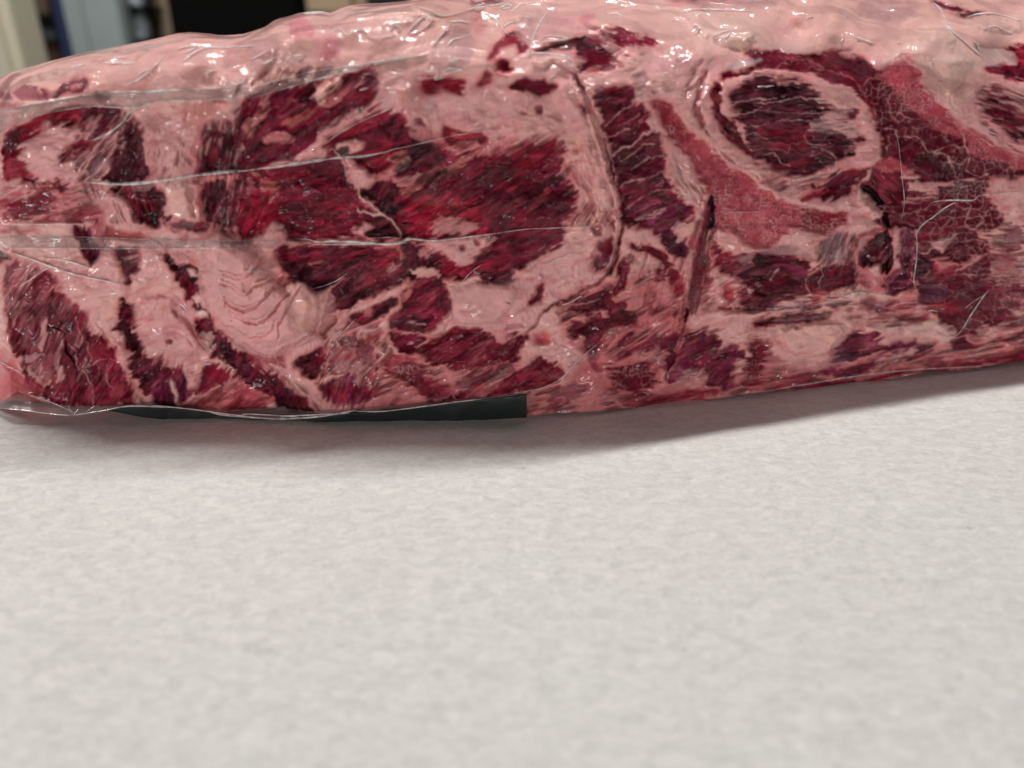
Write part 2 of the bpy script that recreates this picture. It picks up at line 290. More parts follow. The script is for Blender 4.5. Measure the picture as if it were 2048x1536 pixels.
STROKES = """
# tile colour opts | points (tile pixels)
# --- general tone of fat
1 FW p k=60 a=.5 | 0,520 500,380 1100,250 1815,180 1815,640 1100,680 500,720 0,760
2 FW p k=50 a=.6 | 0,200 500,80 1000,0 1815,0 1815,350 1200,480 900,440 700,420 0,600
3 FW p k=60 a=.8 | 0,0 1885,0 1885,330 1300,380 900,200 300,60 0,100
4 FW p k=60 a=.8 | 0,0 1815,0 1815,330 1600,500 1300,800 1050,420 700,400 0,330
4 FH p k=35 a=.9 h=2.5 | 1050,250 1180,170 1300,200 1400,330 1480,450 1300,560 1150,480 1000,430 850,420 950,330
4 FH p k=26 a=.6 h=1.5 | 1400,150 1700,90 1815,120 1815,250 1600,260 1450,240
3 FH p k=35 a=.9 h=2 | 1250,110 1400,80 1600,90 1800,150 1820,280 1700,360 1500,330 1350,250
3 FH p k=26 a=.7 h=2 | 1030,0 1120,0 1220,60 1330,110 1300,180 1150,120
3 FH p k=30 a=.6 h=1.6 | 90,60 200,20 310,60 300,150 200,200 90,180
2 FH p k=30 a=.7 h=2 | 560,110 800,60 1000,50 1300,100 1330,160 1100,150 850,120 600,140
2 FH p k=22 a=.6 h=1 | 1550,160 1700,110 1750,190 1640,220
# --- tile 1 top
1 P p k=9 a=.8 e=5 | 90,640 170,600 260,612 262,650 320,670 250,695 130,690
1 P p k=9 a=.75 | 0,655 60,650 80,690 0,700
1 MP p k=8 a=.9 h=.6 | 370,690 410,645 450,590 520,550 590,550 620,600 580,650 470,655 400,690
1 FR p k=7 a=.7 | 490,600 545,585 570,615 510,640
1 P p k=8 a=.9 | 300,640 340,640 330,695 300,695
1 P p k=12 a=.7 | 660,650 740,625 775,650 700,675
1 P p k=20 a=.45 | 250,660 600,650 780,650 700,700 300,700
1 P p k=12 a=.6 | 0,715 100,715 160,745 60,770 0,765
1 P p k=6 a=.35 | 640,420 700,405 740,415 660,432
1 P p k=20 a=.35 | 1580,350 1815,330 1815,520 1700,480 1560,500
1 FO p k=20 a=.5 | 600,560 850,600 1050,560 1000,620 800,640
1 R p k=12 a=.25 | 30,490 300,430 500,395 420,425 200,470 60,505
# muscle A
1 R s20 id=1 e=7 k=4 | 55,915 150,865 300,812 480,772 640,740 790,738 840,790 800,860 720,940 640,1000 640,1060 560,1160 600,1240 440,1290 300,1290 180,1265 40,1250 30,1100 45,1000
1 D s35 e=5 a=.85 | 560,790 640,742 790,740 838,790 800,850 720,900 650,890 600,850
1 D s60 e=5 a=.7 | 50,920 120,880 160,950 110,1080 50,1130 30,1080
1 K s60 e=4 a=.4 k=6 | 60,950 110,920 120,1000 60,1060
1 FG p k=9 a=.5 e=6 | 290,860 360,850 350,920 310,990 270,960
1 FP s30 e=20 k=10 a=.95 | 190,990 330,920 480,895 560,930 650,950 560,1010 470,1050 450,1130 600,1160 560,1250 420,1280 300,1290 190,1170 150,1080
1 FS p k=22 a=.9 | 250,1030 400,1010 420,1100 380,1230 280,1230 220,1120
1 R s25 e=12 a=.8 | 420,1090 520,1010 700,955 730,985 600,1040 470,1120
1 FP s30 e=12 a=.6 k=6 | 380,930 470,880 560,900 480,940
1 D s50 e=10 a=.8 | 570,1180 680,1060 760,1005 760,1080 700,1150 640,1200
1 FG s50 e=10 a=.85 k=6 | 700,980 760,950 810,1010 790,1100 720,1230 600,1240 640,1170 740,1070
1 DB s80 id=2 e=7 k=4 | 800,1000 830,920 900,855 960,890 990,960 1010,1050 1030,1130 1060,1180 1045,1240 950,1270 720,1272 760,1180 790,1090
1 K s80 e=6 a=.5 | 820,960 900,900 960,960 900,1000 840,1010
1 D p k=5 a=.7 | 820,770 850,800 900,850 880,900 820,920 780,900 800,840
1 FP p k=10 a=.5 | 800,1010 870,990 860,1040 790,1050
1 FG p k=20 a=.8 | 1410,960 1500,800 1630,715 1710,740 1690,900 1650,960 1500,905 1430,960
1 FO p k=25 a=.6 | 1250,760 1500,700 1600,740 1420,850 1300,900
1 DB s80 id=3 e=6 | 1400,1010 1450,940 1530,910 1640,950 1670,1040 1700,1180 1560,1200 1405,1220 1390,1100
1 K s85 e=7 a=.8 | 1540,930 1640,950 1700,1170 1600,1185 1560,1050
1 R s85 a=.4 | 1420,960 1500,940 1520,1050 1480,1160 1420,1120
1 DB s80 id=3 e=8 | 1450,1290 1560,1235 1600,1300 1640,1420 1640,1560 1470,1560 1420,1400
1 P s80 a=.5 | 1470,1300 1560,1260 1600,1350 1580,1450 1500,1500
1 R p k=8 a=.35 | 1270,1060 1310,1080 1340,1160 1300,1150
1 D p k=5 a=.4 | 1280,1110 1330,1120 1320,1160
1 DB s50 id=4 e=10 k=5 | 780,1310 870,1295 1050,1275 1110,1290 1160,1400 1150,1480 1190,1530 1060,1560 960,1560 900,1430 800,1370
1 R s60 a=.4 | 820,1330 900,1320 940,1380 860,1400
1 FG s50 a=.5 | 900,1290 1050,1280 1100,1300 1000,1350
1 FC p k=6 e=6 h=.8 | 1160,1290 1300,1262 1390,1280 1400,1400 1440,1536 1460,1600 1280,1560 1180,1470 1150,1330
1 R p k=6 e=14 a=.45 | 1300,1290 1370,1330 1350,1450 1370,1520 1330,1500 1310,1400
1 FP p k=10 h=.7 | 740,1400 790,1370 880,1400 960,1500 960,1560 750,1560
1 FR p k=20 a=.7 | 30,1330 400,1330 740,1400 740,1536 20,1536
1 M s15 e=10 k=8 a=.9 | 60,1420 200,1380 330,1320 370,1340 385,1420 240,1490 80,1510 45,1460
1 R s15 e=8 k=8 a=.8 | 30,1160 110,1120 190,1170 265,1290 190,1265 150,1220 30,1240
1 FS p k=10 a=.7 h=.8 | 40,1260 140,1230 180,1290 270,1330 200,1380 60,1400
1 D p k=4 a=.9 | 400,1240 425,1285 480,1305 430,1325 395,1290
1 FG p k=20 a=.6 | 560,1290 700,1290 720,1400 740,1536 650,1536 560,1400
# --- muscle D upper
1 M s60 id=5 e=7 | 1690,745 1850,690 1850,1200 1690,1190 1660,960
2 M s40 id=5 e=8 | -40,705 180,640 440,600 470,640 450,690 500,700 560,660 640,600 680,550 700,500 845,465 870,520 885,600 870,700 780,740 650,790 540,850 470,930 440,1010 360,1060 300,1080 -40,1160
2 P p a=.8 k=9 | 800,545 860,530 880,590 870,640 800,620
1 M s85 id=6 e=8 | 1650,1260 1720,1210 1850,1195 1850,1560 1660,1560 1600,1300
1 FO s70 e=9 a=.6 | 1700,850 1815,760 1815,860 1760,960 1690,930
1 FO s70 e=9 a=.4 | 1690,1220 1760,1200 1790,1240 1700,1260
1 R s85 a=.8 | 1720,1380 1815,1350 1815,1536 1720,1536
1 K s85 a=.6 e=8 | 1620,1260 1680,1300 1690,1536 1640,1536
2 R s35 a=.9 e=8 k=8 | 200,860 330,800 450,745 510,770 400,850 280,900
2 FO s35 a=.35 e=8 k=8 | 240,850 350,810 480,750 400,830 280,880
2 FR s40 a=.8 e=9 k=5 | 490,715 640,640 750,560 780,530 800,550 730,620 600,720 520,760
2 R s30 a=.9 e=8 | 600,740 720,650 860,620 875,690 770,735 620,790
2 D s30 a=.8 e=7 | 560,790 640,760 740,730 640,790 560,830
2 K s40 a=.7 e=8 k=8 | 310,640 440,605 465,680 380,760 300,800 330,700
2 K s30 a=.6 e=8 | 680,540 840,480 780,540 680,600
2 K s70 a=.5 e=8 k=7 | 0,860 60,870 90,950 60,1040 0,1000
2 FR s60 a=.9 e=8 k=5 | 90,640 140,680 120,790 60,880 20,890 40,780
2 D s20 a=.7 e=9 | 0,1040 200,1000 300,1060 100,1110 0,1100
2 K s15 a=.7 e=7 | 0,1130 300,1090 420,1070 360,1110 100,1150 0,1160
2 FR p a=.85 k=7 e=8 | 90,960 180,920 270,925 300,965 160,1000 90,1000
2 FR s30 a=.5 k=5 e=8 | 240,950 310,950 330,1010 220,1000
2 D s45 a=.8 | 320,1000 430,870 520,820 450,900 380,980
2 FW p k=4 h=1.5 e=3 | 440,580 520,540 600,515 650,550 645,610 560,665 520,700 490,725 450,690 475,635
2 FO p k=14 a=.6 | 450,570 560,530 590,580 500,610
2 PL p k=16 a=.8 | 260,180 300,130 400,130 455,190 440,240 340,255 270,235
2 PL p k=20 a=.9 | 490,400 520,300 560,255 600,280 590,380 540,440
2 PL p k=20 a=.4 | 430,260 620,220 620,420 480,450
2 D p k=6 a=.8 | 325,520 400,455 430,470 410,510 350,545
2 FG p k=10 a=.7 | 350,490 420,425 430,500 420,530
2 FG p k=25 a=.5 | 0,280 200,250 180,420 60,540 0,540
2 R s70 k=5 a=.3 e=8 | 90,560 140,420 200,370 150,520 110,600
2 FG p k=30 a=.35 | 830,430 1150,400 1100,560 980,680 880,720 870,560
2 FP s30 e=6 k=6 h=.8 | 440,1000 470,920 560,850 700,770 860,715 920,740 840,800 700,860 600,920 540,1000 500,1090 420,1100 340,1130 330,1070
# --- muscle E big central (photo px)
0 M s30 id=7 e=11 | 655,289 672,266 706,246 746,229 786,223 812,248 844,272 872,292 907,308 947,306 987,306 1043,296 1086,284 1115,278 1123,301 1123,344 1149,381 1143,415 1126,443 1137,463 1106,494 1072,506 1043,546 1000,568 976,566 955,545 930,560 900,545 870,520 845,497 820,480 740,472 715,440 712,400 690,340 660,310
2 D s30 a=.85 e=9 | 760,900 860,820 1000,800 1100,900 1040,1000 940,960 800,970
2 R s30 a=.8 e=6 | 560,1000 640,920 760,850 880,810 960,800 860,880 720,930 640,980
2 R s40 a=.7 e=10 | 830,980 960,1010 960,1080 800,1060
2 KP s30 a=.85 e=10 k=6 | 1090,880 1180,930 1300,1010 1330,1070 1290,1150 1140,1200 1100,1100 1120,1000
2 FG p a=.6 k=10 e=10 | 1100,850 1220,890 1270,950 1240,1000 1130,960
2 FC p k=7 e=7 h=.5 | 610,1020 700,975 790,990 800,1040 740,1070 640,1090
2 K p k=4 e=4 a=.95 | 612,1050 680,1020 712,1050 695,1082 635,1082
2 FP p k=6 e=7 h=.5 | 640,1115 720,1115 780,1160 850,1230 960,1170 1000,1160 1030,1200 1000,1240 920,1270 840,1320 760,1320 700,1230 670,1150
2 R s20 a=.9 e=7 | 770,1110 860,1080 1050,1060 1000,1150 900,1220 850,1225 790,1160
2 FO s30 a=.6 e=8 k=6 | 960,1080 1080,1050 1100,1080 1020,1150 960,1130
2 K s10 a=.8 e=6 | 760,1100 900,1090 820,1120 770,1140
2 FC p k=8 e=8 | 1060,1110 1110,1090 1120,1140 1030,1200 1000,1190
2 K p k=6 e=8 a=.85 | 1010,1205 1020,1150 1110,1105 1125,1160 1060,1215
2 FP s25 k=6 e=8 a=.9 | 1000,1230 1180,1215 1180,1250 1110,1300 1000,1285
2 FO s30 k=5 e=8 a=.7 | 1060,1320 1240,1240 1420,1180 1500,1150 1350,1230 1180,1300 1080,1350
2 FO s30 k=5 e=8 a=.5 | 1250,1200 1500,1090 1600,1060 1450,1150 1300,1210
2 K s30 a=.8 e=10 k=6 | 1200,1230 1320,1170 1450,1190 1300,1250 1200,1270
2 D s60 a=.9 e=7 | 830,1330 880,1280 960,1265 1050,1330 1090,1440 1000,1500 900,1440 850,1400
2 K s60 a=.8 e=8 k=6 | 900,1400 1000,1370 1080,1440 1000,1520 900,1480
2 K p a=.7 k=4 e=6 | 780,1340 850,1350 860,1400 800,1400
2 FG s30 a=.6 e=8 k=5 | 740,1370 800,1380 850,1430 960,1500 860,1470 760,1420
2 KP s25 a=.6 e=12 k=8 | 1100,1400 1300,1330 1600,1250 1815,1180 1815,1260 1500,1400 1200,1500
2 RB s30 a=.9 e=18 k=16 | 1060,1536 1300,1420 1500,1380 1600,1400 1640,1536
3 R s35 a=.6 e=12 k=8 | -100,1250 100,1150 300,1050 400,1040 380,1150 200,1250 0,1350
3 KP s30 a=.8 e=12 k=6 | 0,1380 150,1290 300,1270 400,1190 440,1200 400,1300 250,1400 50,1420
3 KP s30 a=.75 e=12 k=6 | 240,1480 380,1330 500,1310 520,1340 460,1400 430,1536 250,1536
3 RP s35 a=.8 e=12 k=6 | 0,1536 120,1450 250,1370 400,1290 420,1310 300,1420 200,1536
3 RP s35 a=.5 e=12 k=6 | -200,1450 0,1350 150,1280 50,1400 -150,1536
6 RB s30 a=.95 e=18 k=16 | 1060,-60 1640,-60 1660,60 1560,160 1300,190 1190,170 1130,120
6 FS s35 a=.5 e=10 k=10 | 1260,130 1330,40 1560,90 1500,150 1300,180
6 D s35 a=.8 e=9 | 1640,70 1815,0 1815,140 1680,150
7 D s25 a=.6 e=10 | 0,180 200,180 400,170 380,240 200,340 60,420 0,420
7 R s25 a=.5 e=8 | 0,0 300,0 420,80 300,110 60,120
7 K s25 a=.7 e=8 | 0,90 100,60 60,140 0,140
# fat tongue
6 FP s20 e=8 k=8 h=.5 | 1190,235 1330,215 1560,190 1710,185 1700,240 1640,310 1560,380 1480,400 1400,360 1320,290 1230,280
6 R p a=.8 k=6 e=7 | 1470,260 1500,240 1510,270 1480,280
6 R p a=.8 k=6 e=7 | 1560,200 1600,200 1610,240 1580,240
6 M s20 a=.9 e=8 | 1600,300 1815,200 1815,440 1700,460 1560,430 1560,370
6 R s15 a=.9 e=6 | 1600,390 1700,370 1815,350 1815,390 1680,410 1590,425
6 D s25 a=.8 e=8 | 1640,450 1815,410 1815,500 1700,530 1660,500
6 K s40 a=.8 e=7 k=5 | 1560,370 1620,310 1720,270 1680,330 1600,370
6 R p a=.8 k=5 e=6 | 1560,490 1640,490 1690,530 1640,530
# --- tile2 fat upper right reds
2 FG p k=14 a=.75 | 1250,480 1280,330 1400,190 1480,175 1570,250 1540,430 1440,490
2 FR p k=30 a=.5 | 1560,130 1640,90 1650,230 1580,260
2 R s5 e=9 k=6 id=8 | 1165,560 1270,532 1350,570 1420,540 1475,550 1460,600 1475,662 1360,612 1240,655 1195,620
2 DR s5 e=9 k=7 a=.5 | 1240,570 1320,570 1400,600 1300,620
2 R p e=9 k=7 a=.9 | 1580,605 1620,540 1650,500 1710,540 1650,590
2 R p e=8 k=7 a=.95 id=9 | 1660,410 1700,330 1760,265 1860,225 1900,270 1770,330 1700,410
2 R p e=7 k=6 a=.9 | 1740,420 1780,430 1815,500 1760,500
2 R s5 e=6 k=4 a=.95 id=10 | 1345,878 1400,872 1470,912 1600,930 1655,950 1630,1003 1500,985 1400,1015 1350,970
2 R p e=6 k=6 a=.8 | 1020,800 1060,790 1095,850 1040,850
2 R p e=6 k=6 a=.8 | 1130,835 1200,838 1225,885 1160,870
2 FR s25 e=10 k=10 a=.6 | 1650,1000 1815,960 1815,1060 1600,1080
2 FR p e=10 k=14 a=.4 | 1050,650 1180,600 1180,780 1060,800
# --- muscle G left centre
2 M s5 id=6 e=6 b=1 | -60,1200 200,1175 420,1125 590,1090 640,1130 690,1250 740,1330 770,1400 770,1580 -60,1580
2 K s8 a=.6 e=8 b=1 | 400,1130 590,1095 650,1160 700,1300 600,1300 480,1240
2 D s5 a=.6 e=8 b=1 | 0,1230 160,1200 200,1290 60,1330 0,1300
2 FO s40 a=.6 e=7 k=4 | 20,1210 100,1250 200,1290 190,1340 100,1330 60,1260
2 RB s20 a=.85 e=12 k=12 | -40,1420 130,1330 220,1450 210,1560 -40,1560
6 M s5 id=6 e=6 b=1 | -60,-60 750,-60 760,60 700,130 720,160 800,185 560,195 250,195 250,100 200,60 150,110 -60,210
6 D s5 a=.8 e=7 b=1 | 230,0 740,0 755,60 690,120 500,150 260,90
6 RB s60 a=.9 e=12 k=12 | -60,-60 220,-60 240,100 150,70 70,180 -60,210
6 R s10 a=.7 e=8 | 560,130 700,140 800,185 560,195
6 FP p e=5 k=6 a=.85 | 780,100 860,90 830,170 740,150
1 FR p a=.5 k=5 e=9 | 1700,1270 1740,1240 1790,1320 1720,1370
# fat line on its right
2 FC L12 k=5 e=4 a=.85 h=.5 | 590,1050 650,1120 690,1240 755,1325 775,1390 860,1440 940,1500
6 FC L16 k=6 e=6 a=.8 | 750,0 800,20 900,20 1000,90 1040,150 1060,200
6 K s10 e=5 a=.95 k=4 h=-.6 | 820,185 860,120 930,95 1030,110 1080,150 1140,175 1150,200
6 D s30 e=8 a=.9 | 840,90 870,40 960,30 1020,100 900,120
# --- tile 6 lower muscles
6 FP p k=8 e=6 h=.8 | -60,220 60,190 150,90 200,90 245,150 245,260 205,300 225,400 285,480 180,480 -60,420
6 D s15 id=11 e=6 | 205,310 250,270 440,242 830,238 960,260 1020,290 1045,350 1005,400 940,440 700,460 600,500 450,555 330,480 270,470 235,420
6 R s10 a=.7 e=8 | 210,310 300,280 330,310 260,370 200,370
6 R s15 a=.8 e=8 | 380,330 600,290 830,260 1000,290 1030,350 940,400 860,330 600,350 450,370
6 KP s50 a=.8 e=9 | 250,380 360,350 450,420 420,500 330,480 270,460
6 FR s5 a=.7 k=5 e=6 | 400,340 520,330 500,370 420,380
6 D s35 id=12 e=7 | 560,560 620,500 740,430 940,450 1050,405 1070,250 1180,240 1250,300 1340,330 1480,420 1460,462 1340,475 1360,560 1300,520 1100,480 1000,520 860,600 780,625 710,700 630,680 583,630
6 K s60 a=.6 e=9 | 1050,260 1180,250 1190,330 1130,400 1060,440 1040,400
6 R s35 a=.8 e=7 | 1290,350 1340,330 1480,420 1460,460 1380,450 1300,420
6 R s20 a=.6 e=7 | 850,420 940,400 960,440 900,500 800,520
6 FW s30 k=5 e=9 a=.7 | 1120,400 1200,385 1300,440 1310,475 1200,455 1110,425
6 FG s50 k=4 e=11 a=.8 | 1130,235 1180,250 1260,300 1265,350 1200,320 1150,280
6 FG s50 k=4 e=9 a=.9 | 950,450 960,400 1040,340 1050,370 1000,430
6 FG s10 k=4 e=9 a=.7 | 870,245 1000,265 940,280 880,270
6 FC s25 k=6 e=4 | 690,700 800,662 900,625 1000,570 1000,600 900,665 760,735 700,745
6 D s30 id=13 e=5 | 708,740 800,712 960,620 1025,625 1000,690 880,760 800,805 730,765
6 FR s30 a=.7 k=4 e=5 | 820,690 870,680 850,720 800,740
6 M s30 id=14 e=6 | 1040,700 1060,600 1120,500 1190,470 1340,475 1390,580 1400,640 1390,700 1330,780 1260,832 1150,847 1020,825 990,785 985,750
6 FR s40 a=.7 k=5 e=8 | 1060,610 1110,500 1130,490 1110,570 1080,640
6 FR s20 a=.75 k=4 e=6 | 1070,700 1200,650 1270,600 1290,570 1280,610 1200,670 1090,710
6 K s15 a=.8 e=6 | 990,760 1100,730 1270,760 1240,820 1150,845 1010,815
6 FG s10 a=.8 e=6 k=3 | 1000,770 1120,770 1230,790 1120,785
6 K s70 a=.5 e=8 | 1300,560 1370,560 1390,680 1340,740 1290,680
6 FP p k=7 e=4 h=.8 | 1000,845 1150,850 1260,838 1340,780 1395,700 1410,770 1360,850 1260,900 1200,870 1100,855
6 FC p k=8 e=4 a=.8 | 970,860 1010,840 1050,980 1010,1010 980,930
6 M s30 id=15 e=6 | 985,865 1060,850 1200,870 1330,895 1250,930 1190,965 1130,1000 1060,1003 1010,940
6 DR s30 id=16 e=9 l=.7 | 1195,970 1330,880 1440,820 1620,825 1700,870 1760,930 1860,900 1860,1060 1600,1095 1470,1105 1350,1080 1240,1050 1200,1010
6 FP s60 k=4 e=8 a=.8 | 1700,870 1760,920 1815,840 1815,930 1740,950
6 R s20 a=.7 e=7 | 1330,880 1440,825 1560,830 1620,850 1480,850 1400,880
6 KP s20 a=.8 e=9 | 1440,1195 1600,1125 1830,1090 1830,1160 1600,1230 1480,1222
6 R s20 a=.8 e=9 id=17 | 1440,1300 1560,1240 1860,1160 1860,1275 1560,1310
6 D s30 id=18 e=6 | 318,1065 400,1010 500,965 535,1005 510,1100 455,1175 400,1140 340,1100
6 R p a=.7 k=6 | 460,980 510,965 530,1000 490,1010
6 KP c12 e=9 k=8 a=.85 l=.8 | 630,900 680,845 720,870 740,940 700,970
6 M s60 e=9 a=.9 l=.6 | 720,870 760,880 850,930 880,1000 860,1060 780,1040 730,960
6 P c10 e=16 k=10 a=.55 l=1 | 560,1000 700,960 860,1060 800,1200 640,1180 540,1080
6 MP s70 id=19 e=10 l=.7 k=6 | 480,1240 530,1190 640,1190 700,1160 760,1230 820,1250 830,1310 760,1370 660,1370 600,1320 500,1290
6 S c15 id=20 e=12 l=1 k=7 | 955,1060 1060,1030 1130,1045 1220,1100 1330,1200 1430,1260 1350,1300 1240,1310 1150,1250 1100,1190 1000,1150
6 DR c12 e=10 l=.9 a=.8 k=8 | 1000,1090 1120,1060 1200,1120 1280,1220 1330,1290 1240,1310 1150,1220 1080,1180
6 D s60 id=21 e=9 | -80,1100 120,1130 230,1190 290,1260 370,1290 385,1350 450,1400 250,1400 130,1300 60,1240 -80,1180
6 R s50 a=.6 e=9 k=7 | 150,1130 240,1190 300,1260 380,1300 400,1380 300,1330 200,1230
6 FR p k=16 e=10 a=.8 | -60,990 140,1015 300,990 240,1060 160,1080 60,1090 -60,1060
6 R s50 a=.5 e=8 k=6 | 0,1010 140,1020 200,1060 60,1060
6 RS s15 e=9 k=8 a=.8 | -60,1230 150,1310 90,1370 -60,1390
6 RS s15 e=12 k=14 a=.6 | 820,1330 1240,1330 1000,1385 760,1390
6 R s15 e=9 k=7 a=.5 | 820,1280 900,1250 1000,1260 880,1330
6 R p k=4 a=.7 | 140,990 170,990 180,1030 150,1030
6 D p k=3 a=.7 | 300,900 340,900 330,920 305,915
6 R p k=5 a=.7 | 505,880 540,870 540,900 515,905
# --- tile 5
5 FR s5 k=20 a=.6 e=10 | 0,0 700,0 720,80 400,95 0,110
5 M s5 e=10 k=10 a=.8 | 60,0 380,-20 260,50 60,60
5 R s5 e=10 k=8 a=.6 | 20,130 140,128 300,125 180,160 30,172
5 FC s-20 k=20 a=.7 e=8 | 0,180 540,130 560,300 500,340 200,300 0,260
5 MP s80 e=8 k=6 id=22 | 515,115 600,140 720,60 750,150 740,300 690,320 650,390 590,330 560,230
5 D s80 e=8 k=6 a=.7 | 520,120 580,140 600,260 650,300 650,380 590,320 560,230
5 FR p k=10 a=.6 | 640,130 740,60 740,180 700,260
5 RO p k=8 e=6 a=.9 | 755,110 870,150 970,165 1010,195 755,195
5 FP p k=8 | 750,0 950,0 980,110 960,160 870,150 770,110
5 K s60 e=8 k=6 id=4 | 955,-30 1115,-30 1110,120 1060,120 960,60
5 KG p k=10 a=.85 e=9 | 1200,110 1280,80 1350,100 1430,100 1410,150 1280,140
5 R s30 a=.8 e=7 | 1340,140 1440,90 1445,130 1370,165
5 D s20 e=8 a=.9 id=23 | 800,280 960,280 975,360 960,430 890,430 905,490 880,500 840,380
5 FP s20 a=.5 e=7 k=4 | 850,340 950,330 940,350 860,370
5 FP p k=9 h=1 | 700,270 800,280 840,400 880,530 870,640 700,420 640,390 690,320
5 D s50 e=8 id=24 | 1150,300 1200,350 1300,385 1395,400 1395,560 1400,650 1450,700 1490,770 1420,800 1370,700 1300,580 1240,480 1170,400
5 K s50 e=7 a=.6 | 1160,310 1250,370 1390,405 1300,430 1200,390
5 R s60 e=6 a=.6 | 1250,470 1330,480 1360,560 1320,590
5 FC p k=5 e=3 h=.5 | 1310,415 1360,405 1385,430 1380,460 1330,450
5 FC p k=5 e=3 h=.5 | 1340,620 1380,570 1405,620 1370,655
5 FC p k=5 e=3 | 1380,700 1440,710 1460,760 1400,770
5 D s35 id=25 e=14 | 850,640 900,640 1000,700 970,780 930,850 1000,930 1000,1000 1100,1020 1200,1100 1180,1160 1090,1180 1060,1280 1020,1250 930,1130 890,1000 850,900 825,820
5 R s40 e=12 a=.5 | 900,680 990,720 950,800 900,800
5 KP s45 e=8 a=.7 | 835,790 900,780 930,880 900,960 850,900
5 FR s60 e=14 a=.5 k=8 | 1050,1010 1180,1040 1200,1100 1130,1100
5 FP p k=25 h=1.5 | 950,620 1200,560 1260,700 1400,860 1440,1000 1250,1060 1100,1010 1000,930 960,820
5 PL p k=9 a=.5 | 1150,830 1220,830 1240,870 1160,880
5 P p k=6 a=.6 | 1165,920 1200,915 1205,940 1175,945
5 FG L5 k=4 a=.5 h=-.6 | 1010,640 990,700 1000,760 1050,830
5 FG L4 k=3 a=.5 h=-.6 | 1000,960 1080,900 1180,830
5 FG L4 k=3 a=.5 h=-.5 | 1060,720 1090,690 1110,650
5 MP s70 id=26 e=6 | 1090,1350 1080,1260 1130,1160 1220,1130 1270,1130 1320,1155 1410,1115 1430,1085 1560,1078 1620,1130 1590,1185 1500,1230 1380,1290 1200,1375
5 FC p k=6 a=.9 | 1195,1175 1235,1240 1262,1345 1235,1352 1215,1260
5 FP p k=8 h=.6 | 1310,1140 1410,1105 1410,1180 1370,1260 1320,1250 1300,1190
5 RB p k=8 a=.7 | 1420,1110 1560,1080 1625,1130 1570,1190 1440,1195
5 R s20 a=.4 k=8 | 1330,1260 1450,1200 1500,1220 1380,1290
5 R L5 a=.8 k=3 h=-.8 | 1200,1372 1350,1300 1500,1220
5 D s55 id=27 e=10 | 1370,790 1450,770 1560,880 1640,960 1750,1050 1860,1150 1860,1240 1700,1195 1590,1080 1480,960 1400,870
5 KP s55 e=8 a=.7 | 1480,850 1600,960 1740,1080 1815,1160 1740,1180 1600,1060 1500,950
5 FC s50 e=12 k=4 a=.6 | 1400,850 1480,870 1500,960 1560,1030 1500,1000 1420,930
5 FC s50 e=14 k=4 a=.6 | 1540,1030 1640,1100 1700,1180 1640,1180 1560,1100
# left lower muscle group
5 M s60 id=28 e=9 | 340,545 375,535 450,600 560,690 600,770 650,850 720,880 770,930 805,1040 860,1120 905,1220 940,1360 700,1375 420,1360 250,1290 170,1190 150,1060 100,960 60,820 50,690 150,610 240,480 330,430 375,500
5 DR s60 e=9 a=.8 | 400,820 470,920 550,1040 600,1200 640,1350 450,1350 400,1200 380,1000
5 D s60 e=9 a=.7 | 60,600 150,540 210,560 150,620 60,650
5 KP s60 e=9 a=.85 | 240,620 300,570 330,700 340,800 400,800 520,760 500,830 420,850 340,820 300,720
5 D s60 e=9 a=.9 | 340,600 400,640 420,720 360,770 330,700
5 R s50 e=7 a=.6 k=7 | 380,560 450,600 560,690 640,840 560,840 450,740 400,650
5 FP s58 e=8 a=.8 k=4 | 75,690 180,590 240,600 180,690 140,770 90,830 75,790
5 FP s58 e=8 a=.55 k=4 | 160,830 210,740 320,700 320,760 200,800 180,960 140,960
5 KP s65 e=6 a=.8 k=4 | 130,860 200,760 240,760 190,880 150,930
5 KP s65 e=6 a=.85 k=4 | 180,970 220,830 310,790 280,900 220,960
5 FP s70 e=8 a=.7 k=4 | 280,790 320,760 320,860 290,950 240,970
5 FP s60 e=8 a=.6 k=5 | 170,1080 280,1060 350,1150 380,1240 300,1210 200,1150
5 DR s60 e=8 a=.7 k=5 | 290,1060 400,1010 410,1100 350,1180 310,1130
5 FP s60 e=6 a=.7 k=3 | 380,1030 400,930 440,890 420,1000 430,1100 440,1180 400,1210 390,1120
5 FG s10 a=.7 e=8 k=3 | 160,990 260,1000 380,1010 250,1030 180,1050
5 K p L7 k=3 a=.9 h=-1.2 e=2 | 340,803 430,843 460,900 465,965 520,1040 535,1120 530,1210
5 K L4 k=3 a=.7 h=-.6 | 400,740 440,780 520,760
5 FP L5 k=4 a=.7 | 545,750 540,820 580,880 560,950 540,940
5 FP L5 k=4 a=.7 | 480,930 540,990 540,1090 600,1130 650,1220 660,1290 640,1360
5 FP L4 k=4 a=.6 | 620,920 640,1030 640,1090 700,1040 800,1050
5 FP L4 k=4 a=.4 | 770,1100 750,1180 800,1250
5 R p k=9 a=.8 h=.8 | 640,890 720,890 775,950 800,1040 720,1060 640,1030
5 D p k=5 a=.6 | 590,900 660,870 720,860 640,930 590,940
5 RS p k=14 a=.5 | 780,1240 860,1220 860,1290 800,1320
5 RS p k=14 a=.5 | 700,1340 900,1330 900,1370 700,1370
5 RS p k=16 a=.9 | -40,960 60,1000 160,1180 250,1290 130,1270 50,1310 -40,1380
5 R s-30 k=10 a=.6 e=8 | 60,1100 180,1190 350,1250 260,1280 120,1230
5 RS s25 k=14 e=10 a=.8 | 1280,1375 1460,1290 1550,1220 1700,1200 1815,1250 1860,1385 1600,1405 1400,1405
5 RP s50 k=6 e=9 a=.6 | 1630,1260 1680,1250 1720,1320 1680,1380 1650,1330
5 R s20 k=8 e=8 a=.5 | 1500,1390 1700,1370 1815,1370 1600,1405
